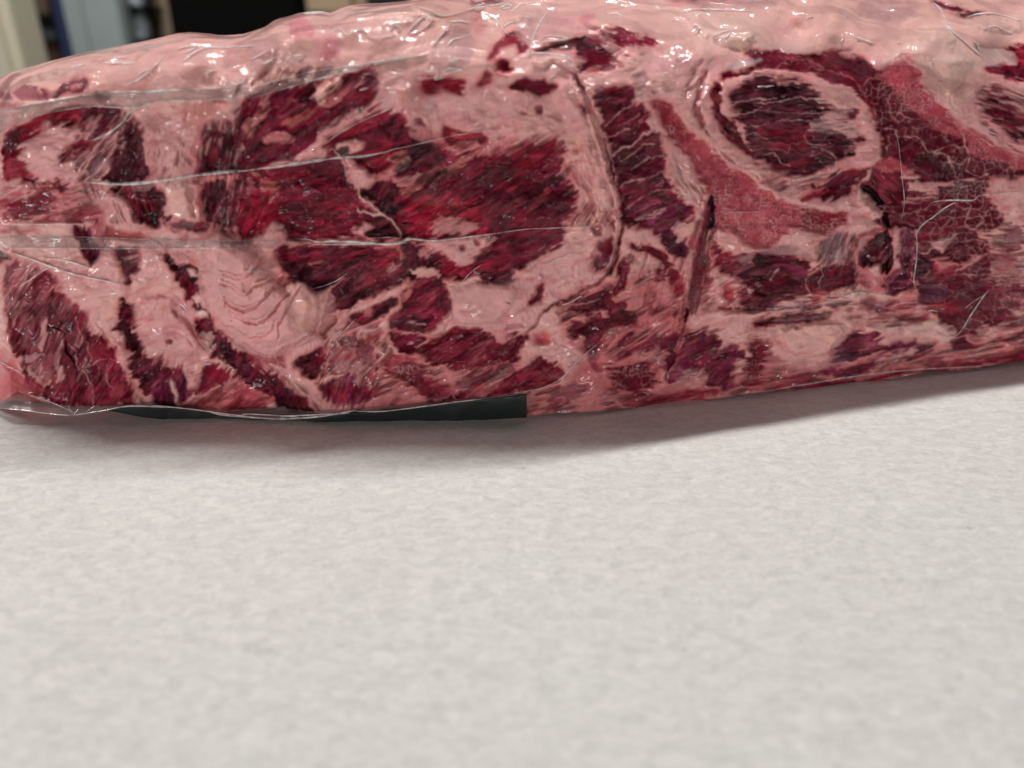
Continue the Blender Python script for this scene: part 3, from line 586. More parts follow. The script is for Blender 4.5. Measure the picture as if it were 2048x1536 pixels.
5 D s-10 k=7 e=7 a=.9 | -40,280 90,330 30,365 -40,350
5 P s30 k=8 e=10 a=.7 | 30,470 120,440 200,430 160,480 60,520
5 FG s25 k=8 e=10 a=.5 | 40,360 250,330 300,420 60,470
# --- tile 3
3 R p e=8 k=6 | 40,262 110,270 170,295 195,345 140,372 110,320 70,310
3 R p e=7 k=6 a=.9 | -20,410 50,430 60,470 95,490 60,512 -20,500
3 DR p e=8 k=6 id=32 | 65,615 140,565 180,548 220,558 310,548 335,580 400,592 370,620 300,655 220,650 140,630
3 R p e=5 k=6 a=.8 | 160,775 210,800 175,805
3 R p e=6 k=7 a=.8 | 245,740 300,735 300,785 260,790
3 R p e=8 k=10 a=.35 | 320,800 420,800 430,860 400,850
3 RB p e=5 k=7 a=.9 | 550,730 590,708 632,765 610,790 570,760
3 R L6 k=4 a=.5 | 330,450 350,425 430,425 430,450 370,455
3 R p k=4 a=.6 | 500,1045 550,1040 545,1060
3 D L4 k=3 a=.6 h=-.5 | 430,1140 500,1140 570,1095
3 R s-55 k=4 e=7 a=.5 | 520,1180 600,1250 660,1400 660,1480 620,1360 560,1260
3 R p k=30 a=.15 | 900,900 300,760 350,900 380,1000
3 D s15 id=33 e=10 k=4 | 510,300 600,258 690,250 760,290 830,330 890,350 800,395 800,440 780,475 700,470 600,500 540,515 540,470 600,420 530,370
3 M s-20 e=11 id=33 k=5 | 690,232 800,240 870,222 960,280 1010,292 1030,255 1075,300 1040,322 920,320 850,340 780,300
3 DR s20 e=10 k=8 a=.7 | 560,480 620,430 800,400 790,470 700,470
3 FP s-25 k=5 e=7 a=.7 | 690,260 760,290 860,345 960,330 800,370 740,330
3 DB p e=5 k=8 a=.9 h=-.9 | 240,345 330,312 450,292 600,268 640,280 560,320 500,350 400,345 290,358
3 PL p k=16 a=.9 | 540,140 600,100 660,98 650,140 600,182
3 PL p k=20 a=.25 | 420,120 540,80 520,160 430,160
3 FG p k=18 a=.6 | 110,150 210,110 260,240 210,330 100,240
3 FC p k=12 a=.6 | 1020,0 1110,30 1250,110 1200,130 1090,60
3 FH p k=6 h=2 a=.7 e=2 | 200,420 330,380 450,370 500,420 540,500 480,470 400,440 300,460
# muscle N
3 M s28 id=34 e=8 | 680,700 690,640 750,600 870,600 930,650 960,740 990,740 1030,770 1025,850 1060,915 1120,920 1130,1010 1150,1100 1160,1220 1215,1290 1200,1340 1315,1430 1315,1580 856,1580 870,1400 820,1320 820,1200 780,1120 750,1000 725,900 715,800
3 D s28 a=.8 e=8 | 820,1090 920,1050 1100,1110 1130,1200 1200,1300 1160,1400 1000,1330 830,1300
3 KP s40 a=.8 e=8 k=5 | 740,870 790,780 850,740 820,820 760,880
3 KP s28 a=.6 e=8 k=5 | 840,620 920,620 920,660 860,650
3 FP s20 k=6 e=6 | 1000,740 1080,700 1130,800 1120,915 1060,915 1030,850 1035,780
3 R L8 k=4 a=.9 | 985,745 1025,790 1010,860 1035,900
3 FP L9 k=5 e=5 a=.9 | 735,975 820,930 900,905
3 FP L7 k=5 e=5 a=.9 | 740,870 840,780 940,720
3 FR L6 k=4 e=5 a=.7 | 840,880 940,830 980,800
3 FP L13 k=6 e=6 a=.95 | 785,1085 830,1040 920,1020 1000,950 1080,900 1120,890
3 FP L8 k=5 e=5 a=.8 | 840,1120 960,1060 1000,1030 1080,1010
3 FP L10 k=5 e=5 a=.9 | 840,1310 900,1270 1010,1240
3 FP L6 k=5 e=5 a=.8 | 900,1180 1000,1120 1080,1100 1140,1090
3 FR L7 k=5 e=5 a=.7 | 950,1280 1080,1220 1160,1200
3 FR L7 k=5 e=5 a=.7 | 1040,1350 1140,1330 1200,1330
3 FP L7 k=5 e=5 a=.8 | 900,1450 950,1400 1000,1380
3 FP L6 k=5 e=5 a=.8 | 960,1536 1080,1490 1160,1450
3 K s28 k=4 e=6 a=.85 | 795,1130 830,1070 880,1055 840,1160 810,1170
3 K s28 k=4 e=6 a=.7 | 900,1190 960,1170 1000,1200 930,1225
3 K s-10 k=5 e=6 a=.8 | 1020,1350 1160,1365 1250,1415 1100,1400
3 KG p k=6 e=7 a=.6 | 680,620 720,600 740,640 700,720 670,720
3 KG p k=12 e=12 a=.4 | 920,540 1020,520 1030,620 980,700 950,640
3 FC p k=8 e=8 a=.8 | 950,670 990,660 1010,720 980,720
3 FG p k=16 a=.5 e=8 | 660,530 780,560 720,600 690,640
3 R p k=6 a=.5 e=6 | 1060,630 1110,640 1080,660
3 FG s60 k=12 a=.4 | 1180,900 1300,1250 1420,1300 1380,1400 1280,1380 1180,1100 1140,950
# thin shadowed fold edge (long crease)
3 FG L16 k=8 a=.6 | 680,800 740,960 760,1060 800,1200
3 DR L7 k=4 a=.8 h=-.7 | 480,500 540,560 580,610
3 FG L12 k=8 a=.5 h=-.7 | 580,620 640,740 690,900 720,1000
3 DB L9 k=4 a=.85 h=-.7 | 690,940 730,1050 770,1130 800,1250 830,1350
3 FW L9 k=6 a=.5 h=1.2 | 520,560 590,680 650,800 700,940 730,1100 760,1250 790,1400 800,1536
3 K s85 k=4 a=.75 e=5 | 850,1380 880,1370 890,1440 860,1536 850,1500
# salmon band
3 S c9 id=35 e=5 k=4 l=1 | 1068,715 1130,708 1205,765 1285,880 1360,950 1450,1035 1560,1130 1700,1220 1800,1290 1900,1370 1900,1580 1500,1580 1500,1400 1480,1345 1440,1310 1370,1200 1330,1100 1260,1040 1190,960 1150,850 1120,790 1080,760
3 R c9 e=6 k=8 a=.6 l=.6 | 1070,715 1130,708 1205,765 1285,880 1330,960 1250,990 1170,850 1100,770
7 S c7 id=35 e=6 k=6 l=1 | 1500,-40 1920,-40 1920,240 1800,252 1700,200 1600,110 1560,50
4 S c8 id=35 e=6 k=6 l=1 | -40,1340 60,1390 140,1450 210,1520 250,1580 -40,1580
8 S c8 id=35 e=10 k=7 l=1 | -40,-40 230,-40 260,60 220,110 120,160 -40,230
4 R c9 e=10 k=8 l=.8 a=.9 id=36 | 340,1560 360,1500 450,1460 560,1500 590,1560
8 R c9 e=10 k=8 l=.8 a=.9 id=36 | 310,-20 580,-20 570,80 500,150 380,172 290,160 260,90
7 SW p k=10 a=.4 | 1500,120 1600,120 1740,230 1885,260 1885,290 1560,260
# arcs
3 R s40 e=7 k=5 a=.55 | 1285,600 1320,510 1380,450 1460,405 1475,412 1380,490 1340,560 1300,640
3 R s70 e=7 k=5 a=.75 | 1340,750 1355,620 1390,550 1435,510 1440,525 1405,600 1385,700 1400,830 1450,950 1370,830
3 R s-50 e=6 k=4 a=.5 | 1440,930 1540,1040 1620,1100 1720,1180 1800,1230 1700,1180 1600,1120 1520,1050
3 FG L6 k=8 a=.4 | 1700,1170 1800,1230 1885,1290
3 FP s60 k=10 a=.7 | 1450,540 1500,640 1490,780 1560,930 1640,1020 1560,1040 1440,900 1400,740 1420,620
# oval
3 M s-50 id=37 e=5 k=4 l=.5 | 1480,660 1495,590 1520,570 1545,610 1545,700 1540,790 1600,815 1670,880 1695,950 1700,990 1790,1060 1885,1110 1930,1180 1900,1200 1800,1130 1720,1060 1640,1000 1560,930 1530,860 1495,780
3 R s10 id=38 e=6 k=5 | 1530,560 1560,515 1700,482 1885,455 1930,455 1930,480 1720,520 1640,565
4 FP s-8 k=6 e=6 | -40,500 130,500 280,540 450,575 600,640 700,740 790,870 810,990 800,1080 700,1170 560,1190 400,1210 200,1250 0,1190 -60,1100 -60,560
3 FP s-8 k=6 e=6 | 1560,590 1700,520 1930,480 1930,600 1650,620 1600,690 1610,780 1640,830 1700,880 1730,970 1800,1050 1930,1150 1885,1110 1790,1060 1700,990 1670,880 1600,815 1545,780
4 R s-5 k=5 e=7 a=.6 | -60,500 100,520 240,545 260,570 100,550 -60,530
0 DP s3 id=39 e=8 l=.35 k=3 | 1458,198 1473,178 1487,167 1528,157 1560,160 1590,166 1631,183 1651,195 1665,210 1694,215 1708,229 1711,246 1717,263 1728,272 1714,292 1688,309 1657,335 1623,344 1580,344 1556,338 1524,327 1508,300 1496,278 1487,252 1473,229 1467,215
4 K s3 a=.5 e=8 | 0,600 200,590 420,670 300,690 0,700
4 R s5 a=.6 e=9 k=7 | 0,900 300,870 320,1000 200,1050 0,1000
4 R s25 a=.5 e=9 k=7 | 50,1170 200,1130 300,1080 420,1060 300,1160 180,1190
4 K s20 a=.6 e=9 | 330,1130 480,1060 620,1030 560,1080 450,1170 330,1200
4 FG s3 k=4 e=8 a=.95 | 310,840 380,820 500,832 620,850 640,900 640,920 350,915 310,880
4 DP s3 k=4 e=9 a=.95 | 560,760 640,770 645,850 560,855 520,840
4 FC s3 k=4 e=8 a=.9 | 340,690 440,680 560,720 600,760 480,740 380,740
4 FP L6 k=4 e=4 a=.85 | -40,725 80,705 200,690 400,690
4 FP L5 k=4 e=4 a=.8 | 90,850 200,830 320,835
4 FP L4 k=4 e=4 a=.5 | 0,780 150,780 300,790 500,800
4 FP L4 k=3 e=3 a=.8 | 290,940 320,1000 370,1025 430,1020
4 FP L4 k=3 e=3 a=.6 | 350,910 300,930 290,960
4 FP L5 k=4 e=4 a=.7 | 0,1085 70,1070 120,1130 190,1160
4 FP L5 k=4 e=4 a=.7 | 400,1060 490,1090 500,1130 470,1150
4 FR L4 k=4 e=4 a=.5 | 0,980 200,1000 300,990
4 FR L4 k=3 e=3 a=.6 | 60,1040 180,1050 190,1010
3 FP L6 k=4 e=4 a=.9 | 1600,735 1700,710 1930,675
3 FP L5 k=4 e=4 a=.8 | 1660,800 1780,775 1885,755
3 FP L5 k=4 e=4 a=.8 | 1700,880 1800,880 1885,855
3 FP L4 k=4 e=4 a=.7 | 1720,940 1800,940 1885,950
3 FP L4 k=4 e=4 a=.7 | 1580,860 1600,900 1650,930
4 FG L5 k=3 a=.5 | 440,640 470,590 490,570
# muscle O right of oval
4 DR c16 id=40 e=7 l=.55 k=5 | -60,350 60,362 220,388 400,380 540,370 600,342 640,395 740,440 800,478 1000,440 1060,490 1080,580 1180,720 1300,820 1400,920 1500,970 1650,1030 1860,1130 1860,1210 1700,1250 1560,1225 1530,1350 1600,1440 1640,1580 830,1580 780,1400 660,1260 620,1190 740,1170 820,1110 835,1030 810,900 760,770 680,680 560,600 400,550 200,500 -60,460
4 DR s-20 a=.9 e=6 | 0,360 220,388 540,372 700,430 790,500 720,590 560,540 400,470 200,430 0,420
4 K s-30 a=.5 e=8 k=9 | 420,390 560,400 740,450 780,510 710,580 600,520
4 FR L4 k=4 a=.6 | 440,500 520,500 600,540 680,620 720,680
4 FR L4 k=4 a=.6 | 700,590 760,540 850,570 920,600
4 FR L4 k=4 a=.5 | 180,400 350,440 460,500
4 S c8 a=.95 e=9 l=.8 k=10 | 840,470 1000,440 1060,490 1080,580 1180,720 1400,920 1380,970 1250,920 1100,830 1000,720 900,620 800,540
4 RS p a=.6 k=18 | 820,470 1000,440 1070,500 1070,580 900,560
4 R s-40 a=.8 e=7 k=6 | 680,680 740,700 800,860 850,1030 830,1080 800,900 740,770
4 S c8 a=.9 e=8 l=.8 k=8 | 1400,940 1500,970 1650,1030 1860,1130 1860,1180 1700,1150 1500,1100 1420,1050
4 DB c13 a=.9 e=9 l=1 k=8 | 1120,1060 1200,1060 1380,1150 1420,1220 1300,1290 1200,1260 1130,1150
4 FR L5 k=4 a=.75 | 990,640 960,760 1000,810 1100,830 1200,900 1390,930 1400,1020
4 FC L4 k=4 a=.8 | 1390,930 1400,1020 1300,1020 1220,1050 1140,1050 1100,970 950,950 920,900 850,900
4 FC L5 k=4 a=.8 | 1400,1020 1440,1080 1420,1180 1500,1230 1560,1220
4 FC L4 k=4 a=.7 | 1150,1060 1250,1080 1320,1140 1400,1150
4 FC L3 k=3 a=.7 | 1280,1100 1330,1180 1380,1220
4 FR L5 k=4 a=.5 | 860,680 900,800 950,850
4 FC L4 k=3 a=.5 | 930,680 960,720 940,780
4 FP s5 e=12 k=6 a=.9 l=.5 | 980,1200 1200,1270 1400,1240 1500,1240 1540,1260 1400,1300 1200,1290 1210,1360 1000,1290
4 FP s3 e=9 k=5 a=.7 | 980,1370 1200,1370 1180,1400 980,1400
4 DB c9 a=.9 e=10 l=.8 | 1220,1320 1330,1270 1530,1260 1530,1340 1400,1360 1250,1360
4 DR s-50 a=.95 e=6 | 700,1190 860,1220 930,1300 940,1440 860,1440 780,1330
4 RS p k=8 a=.8 e=8 | 760,1170 860,1090 940,1130 1080,1240 960,1220 860,1190
4 FC p k=5 e=7 a=.7 | 680,1260 760,1180 740,1240 700,1270
4 K p k=5 e=6 a=.6 | 1060,1080 1130,1080 1110,1170 1060,1140
# below oval
4 FP p k=10 e=5 h=.5 | -40,1210 100,1290 300,1280 500,1330 640,1310 660,1440 560,1480 250,1440 60,1360 -40,1320
4 D s38 id=41 e=12 | 270,1405 430,1300 470,1230 560,1180 650,1190 645,1300 560,1360 430,1385
4 RS s20 a=.6 e=9 k=8 | 300,1310 420,1290 380,1380 260,1400
4 K p k=4 a=.95 e=2 h=-.5 | 335,1300 355,1288 372,1305 360,1325 338,1320
4 R L3 k=3 a=.5 | 180,1340 240,1330 230,1350
4 K p k=5 e=3 h=-1.5 | 665,1280 760,1330 860,1440 870,1560 830,1545 780,1420 690,1345
4 FC p k=4 e=2 h=2 | 658,1300 700,1365 800,1450 825,1505 800,1525 740,1515 690,1480 660,1460
4 FR p k=6 a=.6 | 760,1470 800,1460 815,1500 780,1510
# right oval
4 FP p k=30 a=.8 | 1480,560 1600,560 1740,640 1815,700 1815,1080 1640,1020 1500,850 1450,700
4 D s-15 id=42 e=9 l=.9 k=4 | 1508,730 1530,660 1590,618 1650,620 1695,660 1740,700 1860,720 1860,980 1720,960 1690,870 1620,830 1530,790
4 FP s-15 k=6 e=10 a=.7 | 1700,640 1815,630 1815,760 1740,700
4 R s-20 id=43 e=8 | 1548,480 1640,462 1740,465 1765,430 1690,345 1860,340 1860,570 1700,565 1620,530
4 D s-20 e=8 a=.8 | 1560,480 1700,470 1815,480 1815,560 1690,555 1620,530
4 FB p k=12 a=.5 h=-.5 | 1490,325 1560,330 1700,340 1750,390 1755,440 1640,455 1560,460 1510,400
4 R L8 k=6 a=.45 | 1430,490 1400,560 1330,620 1300,660 1290,690 1320,745
4 D s-15 id=44 e=6 k=7 | 1170,5 1250,25 1400,70 1540,80 1470,100 1400,115 1320,85
4 FG p k=30 a=.8 | 680,0 1070,0 1060,110 930,190 800,160 670,110
4 PL p k=25 a=.3 | 50,220 200,110 250,120 180,230 60,250
4 FP p k=12 a=.6 | 520,380 600,330 640,390 600,400
3 DR s5 id=45 e=5 k=7 | 1180,-20 1560,-20 1540,12 1400,20 1300,12
3 FG p k=25 a=.7 | 1330,10 1885,-10 1885,60 1600,60 1350,60
3 DR p k=6 a=.9 e=5 | 1700,380 1800,350 1920,370 1920,430 1840,410
3 FB p k=10 a=.6 | 1560,480 1650,420 1800,400 1840,430 1700,460 1600,490
4 FB p k=12 a=.5 | 0,290 300,330 400,350 200,370 0,340
3 MP s10 k=6 a=.8 e=5 | -200,10 0,-20 60,-20 -100,40
# --- tile 7
7 R p k=6 e=6 a=.75 | 640,120 700,110 722,150 705,185 665,175
7 R s-50 k=5 e=5 a=.55 | 740,45 790,85 822,120 785,112
7 M p e=9 k=6 id=46 | 685,235 780,200 800,240 792,300 740,322 690,300
7 D s50 e=12 k=7 a=.9 | 650,340 745,320 785,360 720,420 680,400 640,380
7 KG p e=8 k=8 a=.4 | 650,270 690,230 690,300 650,330
7 MP s28 e=7 id=34 l=.6 | 920,-40 1320,-40 1290,60 1235,120 1260,170 1330,260 1310,340 1240,310 1140,260 1120,180 1050,100 925,65
7 P s28 a=.3 e=8 | 1050,100 1250,60 1240,120 1120,140
7 FP L7 k=5 e=5 a=.85 | 940,75 1050,60 1150,0
7 KP s30 a=.8 e=9 | 1130,180 1230,170 1300,250 1290,320 1180,280
7 FP s50 e=9 k=5 a=.7 | 1210,150 1290,80 1330,50 1290,160 1280,230
7 DR s70 e=9 k=6 id=47 l=.5 | 820,355 880,365 895,440 880,555 830,570 800,600 775,540 830,470
7 DR f e=6 k=5 id=48 c9 l=.4 | 895,230 930,215 980,260 1060,248 1160,320 1240,420 1245,480 1200,525 1165,455 1120,370 1040,310 930,275
7 FP L5 k=4 a=.8 | 950,290 990,250
7 FP L5 k=4 a=.8 | 1150,450 1180,400 1250,390
7 DR c8 e=9 k=5 l=.6 | 1095,435 1140,418 1155,490 1115,482
7 RS s40 e=14 k=6 a=.7 | 965,490 1040,450 1100,500 1060,570 990,605
7 FG p k=12 a=.6 | 1010,400 1080,400 1070,470 1020,500
7 RS s20 e=9 k=6 a=.9 | 1025,615 1100,580 1115,610 1040,655
7 D s60 e=7 k=5 a=.7 | 895,320 950,330 930,380 880,380
7 DR s25 id=49 e=9 l=.6 | 470,665 560,600 680,560 765,520 790,610 860,650 930,700 965,745 900,790 790,805 730,860 700,940 650,985 590,950 570,885 510,885 478,785 560,765 640,740 500,700
7 FP L9 k=5 a=.8 | 510,755 620,745 700,710 740,700
7 FP L6 k=5 a=.7 | 480,655 600,640 700,620
7 FS p k=5 a=.95 h=1 | 705,690 745,685 755,735 725,750
7 KP s25 a=.8 e=8 | 540,680 680,640 760,650 660,700
7 KP s25 a=.6 e=10 | 480,790 560,790 560,870 510,880
7 KP c6 a=.8 e=10 | 550,820 640,800 700,850 640,960 590,940
7 D s28 id=50 e=12 | 715,990 800,900 900,850 1000,820 1050,800 960,880 860,940
7 DB s25 a=.7 e=12 | 780,880 960,780 1120,640 1100,680 960,810
7 FP s28 k=8 e=7 a=.7 | 960,800 1160,700 1280,640 1280,700 1100,830 1000,900 900,950
7 MP s28 id=51 e=14 l=.6 | 820,1045 900,970 1100,905 1200,850 1262,860 1240,1000 1180,1125 1090,1080 1160,1000 1050,960 930,1000 860,1050
7 FG s25 k=8 e=9 a=.8 | 1050,980 1160,1000 1130,1130 1050,1050
7 RS p k=6 e=4 | 1215,540 1275,518 1292,565 1240,590
7 R s20 k=6 e=9 a=.7 | 1110,740 1210,705 1190,750
7 FR L7 k=6 e=4 a=.5 h=1 | 1190,870 1250,740 1300,620 1330,500
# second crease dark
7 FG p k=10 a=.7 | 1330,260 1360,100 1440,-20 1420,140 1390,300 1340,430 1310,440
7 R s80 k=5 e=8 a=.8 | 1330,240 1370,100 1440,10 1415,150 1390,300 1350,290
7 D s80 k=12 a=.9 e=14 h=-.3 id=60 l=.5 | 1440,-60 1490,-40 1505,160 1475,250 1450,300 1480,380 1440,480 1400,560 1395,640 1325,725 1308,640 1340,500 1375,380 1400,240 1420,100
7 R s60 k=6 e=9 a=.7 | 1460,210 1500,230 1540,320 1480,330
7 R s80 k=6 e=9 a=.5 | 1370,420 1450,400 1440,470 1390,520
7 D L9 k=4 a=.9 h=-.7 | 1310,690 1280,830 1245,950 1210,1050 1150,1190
3 K p k=5 e=4 h=-.6 id=60 | 1470,1380 1492,1375 1500,1430 1490,1580 1440,1580 1455,1480
7 FP p k=5 a=.8 h=.8 | 1120,1190 1150,1160 1160,1210 1130,1225
# muscle Q
7 D s20 id=52 e=9 l=.7 | 1490,230 1560,300 1640,325 1740,310 1920,315 1920,650 1720,680 1685,600 1740,545 1640,470 1560,430 1500,340
7 FG s20 a=.5 k=8 e=8 | 1640,325 1920,305 1920,350 1700,350
7 R s40 a=.5 k=8 e=9 | 1540,290 1640,350 1620,420 1540,400
7 FP s50 a=.8 k=5 e=9 | 1740,560 1820,500 1885,430 1885,470 1820,530 1740,590
7 FP s30 a=.6 k=4 e=9 | 1640,440 1700,510 1720,540 1660,490
8 D s5 id=52 e=8 l=.5 | -60,300 200,330 300,345 310,400 300,560 180,600 -60,640
8 MP s0 a=.8 e=10 | -40,400 150,390 300,390 300,450 150,470 -40,450
8 KP s0 a=.6 e=10 | 0,500 200,470 300,500 280,560 100,600 0,620
8 FC s50 k=4 e=8 a=.6 | 30,440 60,410 100,420 50,470
7 RS p k=5 e=5 | 1560,560 1600,525 1640,580 1605,632 1562,610
7 R s10 k=6 e=8 a=.7 | 1400,580 1470,575 1485,612 1420,632
7 FP p k=20 a=.5 h=1.2 | 1320,760 1500,650 1700,700 1600,820 1400,850
7 MP s22 id=53 e=12 l=.6 | 1295,850 1400,858 1500,855 1555,915 1545,960 1660,955 1705,1010 1610,1060 1625,1170 1600,1225 1450,1215 1440,1130 1370,1130 1260,1170 1180,1185 1240,1050 1270,930
7 R s22 a=.6 e=9 k=7 | 1300,850 1420,855 1380,900 1320,930
7 KP s30 a=.7 e=9 k=7 | 1380,950 1500,880 1540,920 1450,980 1340,1040
7 FG s22 a=.8 e=7 k=7 | 1450,1000 1540,955 1530,975 1470,1005
7 FG s15 a=.6 e=9 k=9 | 1220,1170 1330,1110 1430,1120 1430,1180 1260,1200
7 DR c8 e=14 k=8 id=54 l=.5 | 1735,945 1830,925 1865,970 1835,1080 1775,1120 1715,1110 1750,1020
7 R c8 e=14 k=10 a=.5 | 1560,930 1640,900 1700,950 1620,960
7 D s5 k=4 e=6 a=.85 h=-.8 | 1520,695 1700,678 1885,668 1885,685 1700,695
7 FH p k=10 a=.4 h=1.5 | 1540,740 1700,700 1885,690 1885,740 1700,760
7 K s5 k=5 e=6 a=.9 h=-1 | 1750,795 1885,770 1920,770 1920,800 1830,808
8 D s8 k=5 e=6 a=.9 h=-1 id=55 | -40,770 200,730 380,705 465,700 430,738 250,790 -40,805
8 K s8 k=5 e=6 a=.8 | 240,755 320,720 460,702 400,735
7 DR f s30 id=16 e=12 l=.6 | -60,960 60,905 130,860 205,880 190,920 100,1000 -60,1090
7 R p k=4 e=10 a=.5 | 60,820 170,790 150,830 60,850
7 DR s35 id=56 e=9 l=.5 | 0,1230 60,1140 200,1060 280,1030 440,1110 430,1160 330,1210 200,1225 0,1275
7 R s20 k=4 e=6 a=.9 | -60,1290 200,1225 330,1190 440,1150 400,1190 250,1240 60,1280
7 RS p k=7 e=8 | 235,885 300,870 345,915 300,930 255,912
7 M s50 id=57 e=7 l=.5 | 190,635 250,560 300,510 305,590 265,640 210,665
7 FG p k=20 a=.5 | 0,500 200,490 260,540 100,640 0,640
7 D p k=4 e=5 a=.6 | 30,630 70,640 50,655
7 P p k=5 e=10 a=.4 | 560,480 600,500 580,530
7 KG p k=12 e=6 a=.85 | 605,1000 645,972 688,1000 680,1060 620,1060
7 RS p k=25 e=14 a=.75 | 560,1080 700,1030 1050,1050 1140,1130 1090,1280 900,1330 700,1250 500,1200
7 DR c13 id=58 e=14 k=10 l=.5 | 740,1100 820,1095 900,1090 1000,1080 1070,1120 1090,1180 1050,1260 980,1290 900,1270 780,1180
7 R p k=8 e=9 a=.6 | 620,1060 700,1080 720,1130 640,1130
7 MP s15 e=12 k=8 a=.8 id=59 | 250,1275 420,1240 580,1240 570,1300 480,1350 430,1320
7 R s15 e=10 k=8 a=.35 | 200,1290 500,1330 600,1390 300,1400 200,1380
7 R s15 e=7 k=5 a=.9 id=61 | 1000,1350 1200,1280 1470,1248 1510,1275 1300,1315 1100,1355 1020,1375
7 D s8 e=5 k=5 a=.85 | 740,1388 1000,1355 860,1402
7 R s25 e=10 k=8 a=.3 | 600,1250 900,1330 1300,1240 1200,1200 1000,1330
7 P s15 e=9 k=9 a=.4 | 560,980 800,990 760,1040
# --- tile 8
8 FG p k=10 a=.6 | 200,240 310,290 320,325 0,310 -40,280
8 DB s20 k=12 e=10 a=.4 | 0,300 150,260 320,310 200,330
8 FG s60 k=8 a=.95 | 380,240 560,160 620,200 580,300 560,380 420,410 430,300
8 KG p k=9 a=.35 | 440,240 560,180 540,260 460,300
8 D s30 id=62 e=7 l=.5 | 325,470 400,400 560,385 625,395 655,470 640,525 540,555 335,555
8 RB p k=6 e=8 a=.8 | 425,430 560,400 575,440 480,465
8 FP L5 k=4 a=.7 | 400,370 420,440 390,500 400,540
8 KP s20 k=5 a=.7 e=9 | 400,480 520,470 520,540 420,545
8 R s50 k=6 a=.7 e=8 | 560,340 640,220 700,160 640,260 600,400
8 KP p k=6 a=.7 e=8 | 580,380 640,340 660,420 600,440
8 FR p k=4 id=63 h=1.6 e=3 | 615,240 700,160 850,115 960,110 1040,145 1065,200 1062,350 1045,480 1005,560 900,592 700,560 650,470 625,350
8 FG p k=6 a=.8 | 640,300 680,200 720,200 680,300 670,380 640,380
8 DB s55 e=7 k=4 l=.7 | 680,300 715,220 790,150 870,140 885,230 900,330 870,440 830,430 790,350 720,380 690,400 665,340
8 MP s70 e=7 k=4 l=.6 | 930,125 1030,150 1060,220 1050,320 1030,450 985,480 955,350 900,300 950,220
8 FP s80 e=6 k=6 a=.9 | 890,120 940,130 950,230 920,320 960,400 970,460 930,400 890,300 900,200
8 MP s40 e=7 k=5 l=.6 | 840,480 950,420 1030,430 1010,540 900,585 850,530
8 FP p k=4 h=.6 | 750,395 800,370 832,415 800,455 760,445
8 FP p k=4 h=.4 | 755,490 800,485 790,520 760,520
8 FP L6 k=4 a=.6 | 800,450 860,530 880,590
8 KG s30 k=9 a=.4 | 640,420 720,460 740,540 660,520
8 D L3 k=3 a=.8 h=-.5 | 820,315 930,250 1050,195
8 D L3 k=3 a=.8 h=-.5 | 840,475 950,420 1040,370
8 D L3 k=3 a=.8 h=-.5 | 880,590 960,560 1030,520
8 K L3 k=3 a=.6 h=-.8 | 600,220 700,150 850,100 980,100 1060,160
8 FR p k=8 a=.95 e=6 | 1000,560 1060,520 1080,590 1040,620 1070,730 980,730 920,660
8 DR c15 s0 id=40 e=9 l=.6 z=1 | 820,-60 1520,-60 1530,60 1460,120 1500,180 1560,240 1600,330 1560,400 1620,450 1690,560 1740,700 1760,780 1620,840 1500,860 1400,860 1340,900 1300,800 1230,770 1200,720 1260,680 1080,650 1070,560 1045,500 1068,350 1075,200 1060,150 990,100 900,90
8 D s0 e=9 k=9 a=.3 | 1100,250 1500,250 1550,500 1500,650 1200,600 1100,450
8 K s0 k=6 e=8 a=.9 | 1070,310 1150,320 1175,400 1150,440 1060,475
8 KG s0 k=6 e=12 a=.7 | 1070,480 1220,500 1250,600 1100,640
8 R s10 k=8 e=9 a=.5 | 1080,180 1250,150 1350,100 1200,220 1100,260
8 FS p k=4 e=5 h=.8 | 1165,270 1185,225 1240,200 1310,198 1290,240 1250,302 1210,290
8 FS L4 k=3 a=.9 | 1290,210 1350,175
8 FS L5 k=3 a=.8 | 1180,262 1110,300 1080,300
8 FR s5 k=5 e=9 a=.9 | 1175,330 1330,355 1480,330 1500,335 1400,385 1190,410
8 R s10 k=6 e=9 a=.9 | 1190,420 1330,385 1390,400 1220,470
8 FP L6 k=4 e=5 a=.8 | 1340,420 1440,370 1500,330 1570,310
8 FP L4 k=4 e=5 a=.7 | 1500,330 1540,240 1480,200 1400,220
8 FP L5 k=4 e=5 a=.75 | 1440,130 1480,100 1530,60 1500,30
8 FP L3 k=3 e=4 a=.6 | 1400,250 1460,280 1500,330
8 FP L3 k=3 e=4 a=.7 | 1600,690 1700,680 1740,720
8 FP L3 k=3 e=4 a=.7 | 1560,770 1640,790 1700,770
8 FP L3 k=3 e=4 a=.6 | 1480,470 1540,440 1600,450
8 FP L3 k=3 e=4 a=.6 | 1320,440 1480,450 1560,420
8 FR L3 k=3 e=4 a=.6 | 1160,520 1250,530 1330,580
8 FP p k=18 e=16 a=.85 | 1600,320 1700,100 1860,60 1860,820 1760,780 1700,600 1620,450
8 MP c8 k=8 e=16 a=.75 l=.9 | 1660,130 1815,90 1860,250 1700,280
8 MP c8 k=8 e=16 a=.6 l=.9 | 1600,330 1700,320 1815,420 1815,520 1640,440
8 RS p k=16 e=12 a=.5 | 1600,350 1760,330 1740,450 1640,450
8 M c10 s0 id=64 k=6 e=16 a=.8 l=.9 | 1620,460 1860,560 1860,640 1740,700 1690,560
8 FP s20 k=8 e=10 a=.8 | 1500,830 1620,800 1760,780 1860,760 1860,840 1600,900 1440,920
8 D s15 k=6 e=9 id=65 | 1330,905 1400,870 1440,912 1600,925 1860,815 1860,880 1500,960 1360,972 1300,945
8 R s10 k=8 e=9 a=.6 | 1420,880 1500,830 1560,860 1480,930
